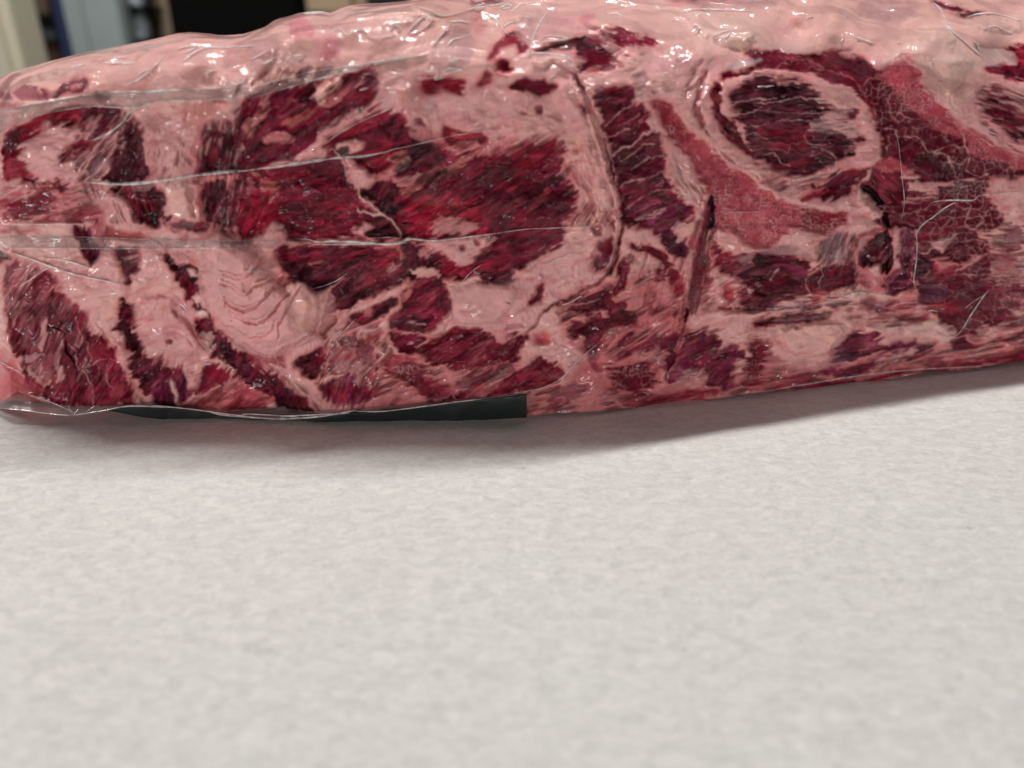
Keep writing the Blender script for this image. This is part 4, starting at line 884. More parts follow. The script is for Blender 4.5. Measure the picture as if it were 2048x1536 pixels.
8 FP s12 k=6 e=8 a=.9 | 1000,960 1400,985 1860,885 1860,950 1700,1020 1200,1060 1050,1020
8 FH s12 k=8 e=6 a=.4 | 1250,1000 1600,960 1815,900 1815,920 1600,990
8 R s10 k=5 e=7 id=66 | 1200,1095 1500,1045 1860,975 1860,1015 1500,1080 1300,1112
8 FW s8 k=14 e=5 h=1.5 a=.6 | 120,820 500,760 600,850 520,950 450,1050 200,1030 120,920
8 FG L3 k=4 a=.35 h=-.4 | 180,880 320,860 480,820
8 FG L3 k=4 a=.35 h=-.4 | 250,930 400,900 500,860
8 FG L3 k=4 a=.3 h=-.4 | 200,980 380,950 480,930
8 FC s5 k=10 e=4 a=.8 h=1 id=67 | 980,830 1040,770 1240,775 1350,850 1300,920 1160,935 1020,910
8 FC s8 k=10 e=6 a=.7 h=.8 | 700,800 850,750 970,760 930,830 800,850
8 MP s18 id=68 e=12 l=.7 | 455,1065 520,960 600,870 700,858 810,880 780,925 860,955 1050,915 1000,965 850,1000 700,1040 600,1065
8 D s18 a=.8 e=9 | 560,930 620,870 700,870 690,950 600,980
8 KG s20 k=8 e=10 a=.6 | 460,1060 540,980 600,1000 580,1060
8 MP s20 id=69 e=9 l=.6 | 380,1135 700,1062 900,1005 1060,950 1150,928 1215,940 1110,1010 900,1075 750,1115 600,1160
8 FC s20 k=6 e=8 a=.85 | 760,1100 900,1020 1060,960 1000,1030 880,1090 740,1140
8 RS p k=5 e=6 | 350,620 400,590 412,630 365,655
8 RB p k=6 e=8 a=.85 | 475,620 520,595 600,598 605,650 530,692 480,680
8 FC s8 k=8 e=5 a=.7 h=1.2 | 40,680 330,640 600,580 860,575 880,600 700,650 400,710 80,730
8 FG s8 k=7 e=8 a=.7 | 60,680 300,640 330,690 100,730
8 MP s8 k=6 e=9 a=.9 | 720,660 850,650 910,630 860,705 790,720
8 R s-10 k=8 e=9 a=.8 | 900,705 1000,722 1060,745 1150,715 1210,710 1100,765 960,765
8 RB p k=6 e=7 a=.9 | 1100,690 1260,662 1335,660 1345,700 1200,712
8 FG s70 k=5 e=8 a=.5 | 960,760 1000,770 980,830 950,870
8 D s8 e=7 k=5 a=.85 | -40,1175 140,1155 130,1190 -40,1200
8 M s6 e=7 k=6 id=70 | 200,1232 600,1172 1000,1135 1120,1135 800,1200 600,1235 400,1258
8 DB s20 k=4 e=8 a=.7 | 760,1140 860,1080 900,1060 840,1135
8 M s6 e=7 k=5 id=71 | 1100,1130 1500,1088 1700,1055 1860,1015 1860,1060 1500,1112 1120,1150
8 D s6 e=8 k=5 a=.7 | 0,1240 250,1250 600,1235 900,1190 500,1250 100,1275
8 R p k=8 e=14 a=.6 | -40,920 60,1000 150,1050 60,1062 -40,1040
8 FG s8 k=6 e=8 a=.6 | 380,1090 560,1060 440,1110
8 D s10 k=5 e=9 a=.5 | 180,1160 260,1130 230,1170
8 FG s8 k=12 e=8 a=.4 | 30,820 150,760 450,720 500,750 200,830 60,900
# --- interleaved zones where muscle fibres fray into fat (d = share of muscle)
8 M s9 k=9 d=.5 a=.9 | -60,1080 400,1130 900,1020 1400,960 1860,880 1860,1050 1000,1160 -60,1260
8 R s6 k=9 d=.4 a=.8 | -60,1180 600,1160 1200,1080 1860,960 1860,1060 1000,1180 -60,1280
7 M s15 k=9 d=.45 a=.85 | 190,1280 600,1210 1100,1280 1500,1230 1900,1150 1900,1270 1100,1390 190,1440
7 R s12 k=9 d=.4 a=.8 | 190,1330 900,1330 1900,1180 1900,1270 900,1400 190,1440
7 DR s28 k=10 d=.38 a=.85 | 420,620 900,480 1250,500 1300,700 1200,900 800,1000 520,960
7 M s28 k=9 d=.42 a=.85 | 700,830 1250,640 1310,840 1220,1110 850,1090
7 DR s24 k=10 d=.4 a=.8 | 1250,780 1600,840 1885,900 1885,1060 1600,1200 1250,1200
7 R s60 k=10 d=.34 a=.7 | 500,-20 860,-20 820,380 660,440 560,240
7 R s70 k=9 d=.35 a=.7 | 860,200 1300,340 1290,560 1100,700 860,640
7 R s30 k=9 d=.38 a=.8 | 1400,300 1640,360 1700,620 1500,700 1400,640
5 M s55 k=10 d=.6 a=.9 | 40,380 340,420 420,560 300,760 60,840
5 D s60 k=8 d=.45 a=.8 | 60,560 560,700 700,900 640,1200 300,1200 100,900
5 FR s62 k=9 d=.34 a=.30 | 60,560 500,600 640,1000 640,1340 250,1280 90,900
5 R s60 k=10 d=.4 a=.7 | 900,880 1010,960 1200,1060 1400,1080 1300,1160 1100,1180 950,1050
5 R s-50 k=10 d=.42 a=.65 | 1180,560 1380,760 1560,1000 1560,1060 1400,960 1240,800
5 R s35 k=9 d=.45 a=.8 | 1270,1390 1500,1200 1860,1200 1860,1400
5 R s-35 k=9 d=.45 a=.75 | 1500,800 1815,1040 1860,1100 1860,1160 1640,960 1480,860
5 R s-60 k=9 d=.4 a=.6 | 700,760 900,1150 1060,1330 960,1360 860,1120 740,900
6 R s48 k=10 d=.45 a=.8 | 500,980 640,850 900,850 1000,1000 900,1300 600,1340 500,1200
6 M s25 k=10 d=.4 a=.85 | 900,1150 1200,1010 1400,1100 1860,1080 1860,1290 1200,1350 880,1360
6 R s30 k=10 d=.42 a=.7 | 520,560 720,700 1000,800 960,1010 760,900 600,860
6 M s20 k=8 d=.45 a=.9 | 200,230 1060,220 1240,260 1060,420 700,480 300,500
6 FR s35 k=7 d=.32 a=.10 | 240,250 1040,250 1400,600 1340,800 1000,800 560,560
6 R s-40 k=8 d=.4 a=.8 | -60,960 200,960 240,1100 -60,1140
6 KP s-45 k=8 d=.4 a=.8 | 0,1060 320,1180 520,1400 200,1400 0,1300
1 R s-70 k=10 d=.36 a=.7 | 560,1280 1160,1320 1000,1536 560,1536
1 R s18 k=10 d=.45 a=.75 | 30,1290 560,1300 700,1536 20,1536
1 D s48 k=8 d=.5 a=.8 | 560,960 840,760 1020,900 940,1000 760,1240 540,1250
1 FP s48 k=7 d=.35 a=.6 | 420,860 840,800 840,1000 700,1260 500,1200
1 R s75 k=12 d=.28 a=.6 | 1050,900 1400,900 1400,1250 1100,1250
1 D s80 k=8 d=.5 a=.85 | 1380,900 1700,900 1700,1560 1400,1560
1 FP s80 k=7 d=.25 a=.6 | 1400,1000 1700,1000 1680,1536 1440,1536
2 D s40 k=8 d=.45 a=.8 | -60,640 480,560 860,520 860,720 440,960 -60,1160
2 FR s38 k=7 d=.26 a=.10 | -60,700 480,620 860,560 820,740 440,940 -60,1100
2 R s62 k=9 d=.4 a=.6 | -60,560 300,480 640,470 480,620 -60,720
2 DB s30 k=8 d=.35 a=.85 | 780,900 1100,880 1815,1150 1815,1536 1050,1536 900,1240
2 FO s30 k=6 d=.26 a=.10 | 1050,1050 1815,1060 1815,1420 1150,1400
2 R s30 k=10 d=.4 a=.7 | 1250,980 1860,960 1860,1140 1400,1130
2 DB s8 k=7 d=.4 a=.8 | -60,1200 600,1130 760,1400 760,1580 240,1580 200,1340
2 R s8 k=7 d=.4 a=.7 | -60,1200 560,1180 740,1400 740,1580 240,1580
6 DB s8 k=7 d=.4 a=.8 | 220,-60 740,-60 740,120 500,180 260,120
6 R s5 k=7 d=.35 a=.7 | 220,-60 740,-60 740,120 500,180 260,120
3 R s35 k=10 d=.5 a=.8 | -60,1050 400,920 430,1060 0,1180
3 DB s34 k=7 d=.4 a=.85 | -60,1200 430,1100 520,1340 460,1580 -60,1580
3 FR s34 k=6 d=.24 a=.10 | -60,1200 430,1080 500,1340 430,1580 -60,1580
7 DB s30 k=7 d=.36 a=.8 | -60,-60 480,-60 470,150 200,420 -60,480
7 FR s30 k=6 d=.26 a=.10 | -60,-60 480,-60 470,150 200,420 -60,480
3 R s-60 k=10 d=.34 a=.55 | 1130,850 1300,1240 1450,1330 1350,1430 1230,1300
3 R s-75 k=10 d=.26 a=.5 | 400,900 640,980 800,1400 820,1536 560,1536 480,1300
3 R s-18 k=10 d=.42 a=.75 | 540,190 1110,250 1000,400 800,500 540,530
3 DB s27 k=6 d=.36 a=.8 | 700,620 1000,700 1130,1000 1300,1500 900,1536 760,1100
3 FR s27 k=6 d=.26 a=.10 | 700,620 1000,700 1130,1000 1300,1500 900,1536 760,1100
4 R s-36 k=10 d=.4 a=.7 | 1060,560 1400,860 1860,1080 1860,1150 1400,980 1080,700
4 DB s2 k=6 d=.4 a=.7 | -200,600 200,580 480,740 640,900 640,1020 330,1200 0,1180 -200,1000
4 FR s2 k=6 d=.28 a=.10 | -200,600 200,580 480,740 640,900 640,1020 330,1200 0,1180 -200,1000
4 FP s2 k=6 d=.5 a=.85 | 380,680 600,740 660,880 640,980 430,880
4 R s20 k=9 d=.4 a=.7 | 0,1230 640,1180 640,1350 100,1370
4 M s-20 k=9 d=.45 a=.8 | 1520,600 1860,560 1860,1060 1640,1000 1500,800
4 FP s-20 k=7 d=.35 a=.7 | 1520,600 1860,560 1860,1060 1640,1000 1500,800
8 R s6 k=9 d=.42 a=.75 | 600,640 1240,640 1260,790 700,810
8 MP s10 k=9 d=.36 a=.8 | -60,660 500,600 900,640 880,730 400,760 -60,840
8 KP s65 k=8 d=.42 a=.75 | 380,220 640,160 660,560 400,420
8 KP s3 k=8 d=.42 a=.4 | 1060,240 1560,240 1700,560 1740,780 1300,800 1080,640
8 FR s3 k=6 d=.28 a=.10 | 1060,200 1560,200 1700,560 1740,780 1300,800 1080,640
8 M s4 k=8 d=.45 a=.8 | 1500,200 1860,60 1860,860 1640,800
8 DB s5 k=7 d=.4 a=.7 | -60,330 300,350 300,560 -60,640
8 R s2 k=8 d=.35 a=.6 | -60,330 650,380 640,540 -60,640
# --- long folds
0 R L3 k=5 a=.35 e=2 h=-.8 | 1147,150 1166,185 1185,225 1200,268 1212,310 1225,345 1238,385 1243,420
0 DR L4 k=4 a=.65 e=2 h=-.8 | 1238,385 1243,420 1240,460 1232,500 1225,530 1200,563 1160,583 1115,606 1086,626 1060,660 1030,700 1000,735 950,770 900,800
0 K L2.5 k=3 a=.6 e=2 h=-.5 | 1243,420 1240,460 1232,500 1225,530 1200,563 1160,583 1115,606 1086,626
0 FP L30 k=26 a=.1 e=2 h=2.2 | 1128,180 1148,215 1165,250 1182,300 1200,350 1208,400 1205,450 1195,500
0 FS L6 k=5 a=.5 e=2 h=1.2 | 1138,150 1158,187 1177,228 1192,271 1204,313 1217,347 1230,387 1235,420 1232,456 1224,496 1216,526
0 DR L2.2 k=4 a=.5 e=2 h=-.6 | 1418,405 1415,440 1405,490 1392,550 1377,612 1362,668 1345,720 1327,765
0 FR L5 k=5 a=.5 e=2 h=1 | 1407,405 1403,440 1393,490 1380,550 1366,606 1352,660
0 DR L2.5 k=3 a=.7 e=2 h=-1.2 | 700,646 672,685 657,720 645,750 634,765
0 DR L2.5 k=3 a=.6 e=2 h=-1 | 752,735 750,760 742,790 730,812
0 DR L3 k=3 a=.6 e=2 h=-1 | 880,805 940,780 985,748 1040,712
# big lobe
0 FP p id=30 k=4 e=2 h=5 z=3 | 401,506 412,478 440,462 470,478 500,500 530,540 560,568 585,562 600,560 622,575 636,592 641,618 637,650 632,672 620,682 590,696 560,710 535,712 505,700 470,672 440,640 415,610 402,580 399,545
0 FG p k=2 a=.35 h=-1.5 z=3 | 655,580 670,600 672,640 650,668 640,672 648,640 650,610
6 FW p k=16 a=.25 z=3 | 30,440 150,450 200,530 120,620 0,620
6 FO p k=10 a=.25 z=3 | -40,500 40,480 20,540 -40,560
6 FW p k=30 a=.6 z=3 | 250,530 400,560 460,650 460,800 380,860 280,780
5 R L12 k=8 a=.3 z=3 | 1400,430 1420,600 1500,800 1600,900 1700,950
5 R p k=12 a=.3 e=10 z=3 | 1600,900 1700,930 1815,1030 1815,1120 1700,1000
6 FP p k=8 h=1.2 id=31 e=3 z=3 | 1410,605 1480,535 1600,500 1830,530 1830,640 1790,730 1700,790 1470,780 1420,720
6 FG L3 k=2 a=.6 h=-.5 z=3 | 1430,680 1550,690 1620,680
6 FG L3 k=2 a=.4 h=-.4 z=3 | 1650,700 1660,600
6 FG L3 k=2 a=.4 h=-.4 z=3 | 1750,540 1780,640
6 D p k=3 a=.6 z=3 | 1780,640 1815,650 1800,665
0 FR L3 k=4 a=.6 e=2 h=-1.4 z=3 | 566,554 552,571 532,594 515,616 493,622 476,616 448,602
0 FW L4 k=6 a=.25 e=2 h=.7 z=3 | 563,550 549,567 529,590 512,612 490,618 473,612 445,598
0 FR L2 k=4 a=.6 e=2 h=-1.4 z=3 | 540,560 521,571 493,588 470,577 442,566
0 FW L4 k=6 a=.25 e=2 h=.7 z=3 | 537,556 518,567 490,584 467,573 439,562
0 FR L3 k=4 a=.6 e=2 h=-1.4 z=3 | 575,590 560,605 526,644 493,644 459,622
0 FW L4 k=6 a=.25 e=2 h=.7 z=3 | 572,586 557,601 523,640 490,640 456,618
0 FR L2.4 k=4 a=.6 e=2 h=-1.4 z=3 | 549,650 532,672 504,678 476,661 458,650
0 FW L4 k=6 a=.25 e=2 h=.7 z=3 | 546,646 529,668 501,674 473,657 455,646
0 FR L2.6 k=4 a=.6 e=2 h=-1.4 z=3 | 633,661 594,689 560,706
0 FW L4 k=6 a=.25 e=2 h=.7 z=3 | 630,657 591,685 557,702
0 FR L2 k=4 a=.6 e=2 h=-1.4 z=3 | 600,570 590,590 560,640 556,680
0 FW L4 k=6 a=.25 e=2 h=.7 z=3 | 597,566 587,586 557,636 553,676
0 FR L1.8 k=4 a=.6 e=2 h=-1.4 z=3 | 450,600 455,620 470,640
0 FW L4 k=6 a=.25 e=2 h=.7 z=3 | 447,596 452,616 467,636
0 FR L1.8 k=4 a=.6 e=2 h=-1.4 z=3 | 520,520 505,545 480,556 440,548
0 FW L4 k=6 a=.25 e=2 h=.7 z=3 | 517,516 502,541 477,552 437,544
"""
# ---------------------------------------------------------------- the meat block
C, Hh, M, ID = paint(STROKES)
HS = .0019     # metres of relief per unit of the height map
def samp(A, u, v):
    x = np.clip((u-U0)/RES, 0, GW-1.001); y = np.clip((v-V0)/RES, 0, GH-1.001)
    xi = x.astype(int); yi = y.astype(int); fx = x-xi; fy = y-yi
    if A.ndim == 3: fx = fx[..., None]; fy = fy[..., None]
    return (A[yi, xi]*(1-fx)+A[yi, xi+1]*fx)*(1-fy)+(A[yi+1, xi]*(1-fx)+A[yi+1, xi+1]*fx)*fy
TOP = np.array([(-260,200),(-120,185),(-60,172),(0,155),(26,143),(52,136),(100,122),(149,110),(200,99),(252,89),(286,82),(315,76),(338,70),(358,66),(380,64.5),(401,66),(420,67.5),(435,70),(450,70.5),(470,69.5),(487,68),(504,63),(529,54),(538,48),(546,42),(557,37),(572,34),(595,27),(610,24.5),(626,23),(645,24.5),(660,24),(668,20),(678,16),(700,10),(738,7),(766,6),(790,4),(820,0),(850,-6),(900,-20),(960,-40),(1050,-60),(2300,-60)], float)
BOT = np.array([(-260,800),(-60,806),(0,808),(17,795),(37,784),(57,790),(86,804),(143,815),(190,815),(229,811),(286,808),(344,814),(415,824),(460,824),(500,819),(560,816),(615,825),(660,829),(700,836),(760,838),(900,838),(1054,832),(1115,828),(1172,824),(1218,822),(1258,817),(1315,812),(1372,805),(1430,798),(1528,784),(1585,782),(1643,779),(1700,772),(1786,758),(1843,746),(1900,742),(1958,738),(2001,729),(2048,721),(2300,690)], float)
top_f = lambda u: np.interp(u, TOP[:, 0], TOP[:, 1]); bot_f = lambda u: np.interp(u, BOT[:, 0], BOT[:, 1])
def depth(u, v):
    """distance of the cut face from the camera's plane, in metres"""
    t, b = top_f(u), bot_f(u)
    s = np.clip((v-t)/(b-t), 0, 1)
    g = np.interp(u, [-260, 0, 1054, 1528, 2048, 2300], [.319, .3155, .3125, .338, .376, .40])
    g = g - np.interp(u, [0, 500, 1100, 1500, 2050], [.012, .011, .0045, .0015, .001])*np.sin(np.pi*np.clip(s, 0, 1)**.8)**.8                       # belly
    g = g + .003*np.clip((s-.93)/.07, 0, 1)**2                            # bottom edge rolls under
    # top roll: circle to the outline on the left, slope back on the right
    wl = sst(1050, 750, u)
    q = 1-np.clip((v-t)/85, 0, 1)
    g = g + wl*.034*(1-np.sqrt(np.clip(1-q*q, 0, 1)))
    q2 = np.clip((190-v)/250, 0, 1)
    g = g + (1-wl)*.080*q2**1.9
    # left end rounds away
    q3 = np.clip((22-u)/150, 0, 1); g = g + .10*q3**1.6
    # broad bulges of the rolled fat
    nb = fbm(u/150+3, v/110, 101, 2)
    g = g - .007*(nb-.5)
    g = g - (.012*(vnoise(u/88, v/60, 105)-.5)+.003*(vnoise(u/41, v/33, 106)-.5))*sst(330, 40, v)-.0030*(fbm(u/45+7, v/38, 109, 2)-.5)
    return g
def to_world(u, v, g):
    x = (u-CU)/FPX; y = (CV-v)/FPX
    dy = math.cos(PITCH)+y*math.sin(PITCH); dz = -math.sin(PITCH)+y*math.cos(PITCH)
    t = g/dy
    return np.stack([x*t, g, CAMH+dz*t], -1)
def surf(u, v, lift=0.):
    u = np.asarray(u, float); v = np.asarray(v, float)
    vv = np.clip(v, top_f(u), bot_f(u))
    return to_world(u, v, depth(u, vv)-HS*samp(Hh, u, vv)-lift)

NC, NR = 1540, 520
u = np.linspace(-230, 2260, NC); s = np.linspace(0, 1, NR); s = s-.35*(s*(1-s)**3)      # a little denser at the top
Um, Sm = np.meshgrid(u, s)
Vm = top_f(Um)+Sm*(bot_f(Um)-top_f(Um))
P = to_world(Um, Vm, depth(Um, Vm)-HS*samp(Hh, Um, Vm))
COL = samp(C, Um, Vm); MU = samp(M, Um, Vm)
# back of the block: rows carried on over the top and under the base
def row_on(base, dy, dz, zmin=None, zabs=None):
    r = base.copy(); r[:, 1] += dy; r[:, 2] += dz
    if zabs is not None: r[:, 2] = zabs
    return r
t0, b0 = P[0], P[-1]
upper = [row_on(t0, .15, 0, zabs=.004), row_on(t0, .148, 0, zabs=.05), row_on(t0, .135, -.045), row_on(t0, .10, -.022), row_on(t0, .06, -.010), row_on(t0, .03, -.0035), row_on(t0, .012, -.0008)]
lower = []
for k in range(1, 6):
    r = b0.copy(); q = k/5; r[:, 1] += .012*q; r[:, 2] = np.maximum(b0[:, 2]*(1-q*1.0)+.0012*q, .0012); lower.append(r)
r = b0.copy(); r[:, 1] += .14; r[:, 2] = .0012; lower.append(r)
nu = len(upper)
P = np.concatenate([np.array(upper), P, np.array(lower)], 0)
edge = lambda A, k0, k1: np.concatenate([np.repeat(A[:1], k0, 0), A, np.repeat(A[-1:], k1, 0)], 0)
COL = edge(COL, nu, len(lower)); MU = edge(MU, nu, len(lower))
R_, C_ = P.shape[:2]
du = np.zeros_like(P); dv = np.zeros_like(P)
du[:, 1:-1] = P[:, 2:]-P[:, :-2]; du[:, 0] = P[:, 1]-P[:, 0]; du[:, -1] = P[:, -1]-P[:, -2]
dv[1:-1] = P[2:]-P[:-2]; dv[0] = P[1]-P[0]; dv[-1] = P[-1]-P[-2]
NRM = np.cross(dv, du); NRM /= np.linalg.norm(NRM, axis=-1, keepdims=True)+1e-12
idx = np.arange(R_*C_).reshape(R_, C_)
Q = np.stack([idx[:-1, :-1], idx[1:, :-1], idx[1:, 1:], idx[:-1, 1:]], -1)
IDs = ID[np.clip(np.round((Vm-V0)/RES).astype(int), 0, GH-1), np.clip(np.round((Um-U0)/RES).astype(int), 0, GW-1)]
IDs = edge(IDs, nu, len(lower)); IDs[:nu] = 0; IDs[nu+NR:] = 0
Vf = edge(Vm, nu, len(lower))
FID = IDs[:-1, :-1].copy()
FID[(FID == 0) & (Vf[:-1, :-1] < 128+18*(fbm(Um[0][None, :-1]/90, 0*Vf[:-1, :-1], 120, 2)-.5))] = 200
FID[:nu] = 200
FID[nu+NR-1:] = 0

def albedo(c):
    c = c*GAIN; mx = c.max(-1, keepdims=True); return c*np.minimum(1, .8*(1+.12*np.tanh((mx/.8-1)*2))/np.maximum(mx, 1e-4))
def meat_material(name, sss, rough, coat, fibre):
    m, nt, b, out = new_mat(name)
    at = N(nt, 'ShaderNodeAttribute', attribute_name='tissue')
    tc = N(nt, 'ShaderNodeTexCoord')
    n = N(nt, 'ShaderNodeTexNoise', Scale=900.0, Detail=4.0, Roughness=.6); nt.links.new(tc.outputs['Object'], n.inputs['Vector'])
    mr = N(nt, 'ShaderNodeMapRange'); nt.links.new(n.outputs['Fac'], mr.inputs['Value'])
    mr.inputs['From Min'].default_value = .3; mr.inputs['From Max'].default_value = .7
    mr.inputs['To Min'].default_value = .94; mr.inputs['To Max'].default_value = 1.06
    mx = N(nt, 'ShaderNodeVectorMath', operation='SCALE'); nt.links.new(at.outputs['Color'], mx.inputs[0]); nt.links.new(mr.outputs[0], mx.inputs['Scale'])
    nt.links.new(mx.outputs[0], b.inputs['Base Color'])
    b.inputs['Roughness'].default_value = rough
    b.inputs['Subsurface Weight'].default_value = sss; b.inputs['Subsurface Radius'].default_value = (1, .35, .25); b.inputs['Subsurface Scale'].default_value = .0025
    bp = N(nt, 'ShaderNodeBump', Strength=.2, Distance=.0003); nt.links.new(n.outputs['Fac'], bp.inputs['Height']); nt.links.new(bp.outputs[0], b.inputs['Normal'])
    b.inputs['Coat Weight'].default_value = coat; b.inputs['Coat Roughness'].default_value = .085 if coat > .6 else .17; b.inputs['Coat IOR'].default_value = fibre; b.inputs['Specular IOR Level'].default_value = .06
    # tight plastic skin: long shallow wrinkles only in the clear coat
    def wr(rot, scl, dist, hgt, prev=None):
        mp = N(nt, 'ShaderNodeMapping'); nt.links.new(tc.outputs['Object'], mp.inputs['Vector'])
        mp.inputs['Rotation'].default_value = (0, math.radians(rot), 0); mp.inputs['Scale'].default_value = scl
        w = N(nt, 'ShaderNodeTexNoise', Scale=1.0, Detail=.6, Distortion=dist); nt.links.new(mp.outputs[0], w.inputs['Vector'])
        q = N(nt, 'ShaderNodeBump', Strength=1.0, Distance=hgt); nt.links.new(w.outputs['Fac'], q.inputs['Height'])
        if prev: nt.links.new(prev.outputs[0], q.inputs['Normal'])
        return q
    bw = wr(25, (38, 50, 80), .8, .010); bw = wr(-20, (70, 70, 110), .8, .0013, bw)
    nt.links.new(bw.outputs[0], b.inputs['Coat Normal'])
    return m
mat_fat = meat_material("fat_tissue", .35, .45, .9, 1.42)
mat_mus = meat_material("muscle_tissue", .05, .5, .45, 1.33)

block = bpy.data.objects.new("vacuum_packed_beef", None); link(block); block.location = (0, .33, 0)
tag(block, "large raw beef joint, marbled red and pink, vacuum packed in clear film on white paper", "meat joint")
OFF = np.array([0, .33, 0])
PART_LABEL = {7:"large deep red muscle in the middle of the cut face", 35:"salmon red finely marbled wedge of muscle", 39:"oval dark purple muscle ringed in pale fat",
 40:"dark muscle netted with white fat veins", 30:"smooth wrinkled pale pink fat lobe", 63:"rounded lobe pressed up under the film", 60:"near black slit between two muscles",
 6:"dark brick-grained muscle left of centre", 5:"dark red muscle under the film band", 28:"dark red muscle in the lower left corner", 34:"tall striped muscle right of the long crease", 1:"red muscle round a pink fat core"}
Pf = P.reshape(-1, 3)-OFF; Cf = COL.reshape(-1, 3); Nf = NRM.reshape(-1, 3)
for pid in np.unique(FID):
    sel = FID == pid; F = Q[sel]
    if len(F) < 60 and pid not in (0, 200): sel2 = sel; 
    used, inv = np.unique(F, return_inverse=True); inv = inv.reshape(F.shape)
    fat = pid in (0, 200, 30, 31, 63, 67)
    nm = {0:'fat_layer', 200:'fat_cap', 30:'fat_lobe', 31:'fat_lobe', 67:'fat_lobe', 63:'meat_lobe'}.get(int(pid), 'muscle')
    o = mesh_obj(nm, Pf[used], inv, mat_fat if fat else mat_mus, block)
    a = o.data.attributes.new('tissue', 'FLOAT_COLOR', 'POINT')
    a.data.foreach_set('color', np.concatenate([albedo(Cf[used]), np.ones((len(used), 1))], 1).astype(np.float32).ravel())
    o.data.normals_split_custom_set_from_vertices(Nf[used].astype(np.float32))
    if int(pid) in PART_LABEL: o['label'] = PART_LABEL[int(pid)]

for col_ in (0, -1):                       # close the two ends of the block
    ring = (P[:, col_]-OFF); cen = ring.mean(0); nn_ = len(ring)
    Vc = np.concatenate([ring, cen[None]]); Fc = np.array([(i, (i+1) % nn_, nn_) if col_ == 0 else ((i+1) % nn_, i, nn_) for i in range(nn_)])
    o = mesh_obj('end_face', Vc, Fc, mat_fat, block, smooth=False)
    a = o.data.attributes.new('tissue', 'FLOAT_COLOR', 'POINT')
    a.data.foreach_set('color', np.tile(np.array([*PALL['FR'], 1.]), len(Vc)).astype(np.float32))

# ---------------------------------------------------------------- the clear film where it stands off the meat, with painted glints
def film_material(name, white, alpha, rough=.12, edge=.35):
    m, nt, b, out = new_mat(name)
    nt.nodes.remove(b)
    tr = N(nt, 'ShaderNodeBsdfTransparent'); gl = N(nt, 'ShaderNodeBsdfGlossy', Roughness=rough); gl.inputs['Color'].default_value = (1, 1, 1, 1)
    df = N(nt, 'ShaderNodeBsdfDiffuse'); df.inputs['Color'].default_value = (*white, 1)
    tc = N(nt, 'ShaderNodeTexCoord'); n = N(nt, 'ShaderNodeTexNoise', Scale=260.0, Detail=3.0); nt.links.new(tc.outputs['Object'], n.inputs['Vector'])
    bp = N(nt, 'ShaderNodeBump', Strength=.5, Distance=.0008); nt.links.new(n.outputs['Fac'], bp.inputs['Height']); nt.links.new(bp.outputs[0], gl.inputs['Normal'])
    fz = N(nt, 'ShaderNodeFresnel', IOR=1.5); nt.links.new(bp.outputs[0], fz.inputs['Normal'])
    mr = N(nt, 'ShaderNodeMapRange'); nt.links.new(n.outputs['Fac'], mr.inputs['Value']); mr.inputs['From Min'].default_value = .35; mr.inputs['From Max'].default_value = .65
    mr.inputs['To Min'].default_value = alpha*.4; mr.inputs['To Max'].default_value = alpha*1.5
    lw = N(nt, 'ShaderNodeLayerWeight', Blend=.35)
    ma = N(nt, 'ShaderNodeMath', operation='MULTIPLY_ADD'); nt.links.new(lw.outputs['Facing'], ma.inputs[0]); ma.inputs[1].default_value = edge; nt.links.new(mr.outputs[0], ma.inputs[2])
    ma.use_clamp = True
    m1 = N(nt, 'ShaderNodeMixShader'); nt.links.new(ma.outputs[0], m1.inputs[0]); nt.links.new(tr.outputs[0], m1.inputs[1]); nt.links.new(df.outputs[0], m1.inputs[2])
    m2 = N(nt, 'ShaderNodeMixShader'); fm = N(nt, 'ShaderNodeMath', operation='MULTIPLY'); nt.links.new(fz.outputs[0], fm.inputs[0]); fm.inputs[1].default_value = .55; nt.links.new(fm.outputs[0], m2.inputs[0]); nt.links.new(m1.outputs[0], m2.inputs[1]); nt.links.new(gl.outputs[0], m2.inputs[2])
    nt.links.new(m2.outputs[0], out.inputs['Surface']); return m
mat_fold = film_material("film_fold", (.95, .90, .88), .55, .16, .4)
mat_band = film_material("film_band", (1, .94, .92), .07, .12, .15)
mat_glint = film_material("glint_pucker", (1, .97, .95), .45, .06, .35)  # white diffuse ridges that paint lamp glints on to the film
mat_skirt = film_material("film_skirt", (.6, .58, .56), .04, .28, .35)
def face_cam(R, F):
    a, b_, c = R[F[:, 0]], R[F[:, 1]], R[F[:, 2]]
    nn = np.cross(b_-a, c-a).sum(0)
    return F[:, ::-1].copy() if nn[1] > 0 else F
def resample(P, w, step):
    Pc = catmull(P, False, 8); wc = np.interp(np.linspace(0, 1, len(Pc)), np.linspace(0, 1, len(w)), w)
    d = np.r_[0, np.cumsum(np.linalg.norm(np.diff(Pc, axis=0), axis=1))]
    n = max(4, int(d[-1]/step)); t = np.linspace(0, d[-1], n)
    return np.stack([np.interp(t, d, Pc[:, 0]), np.interp(t, d, Pc[:, 1])], 1), np.interp(t, d, wc)
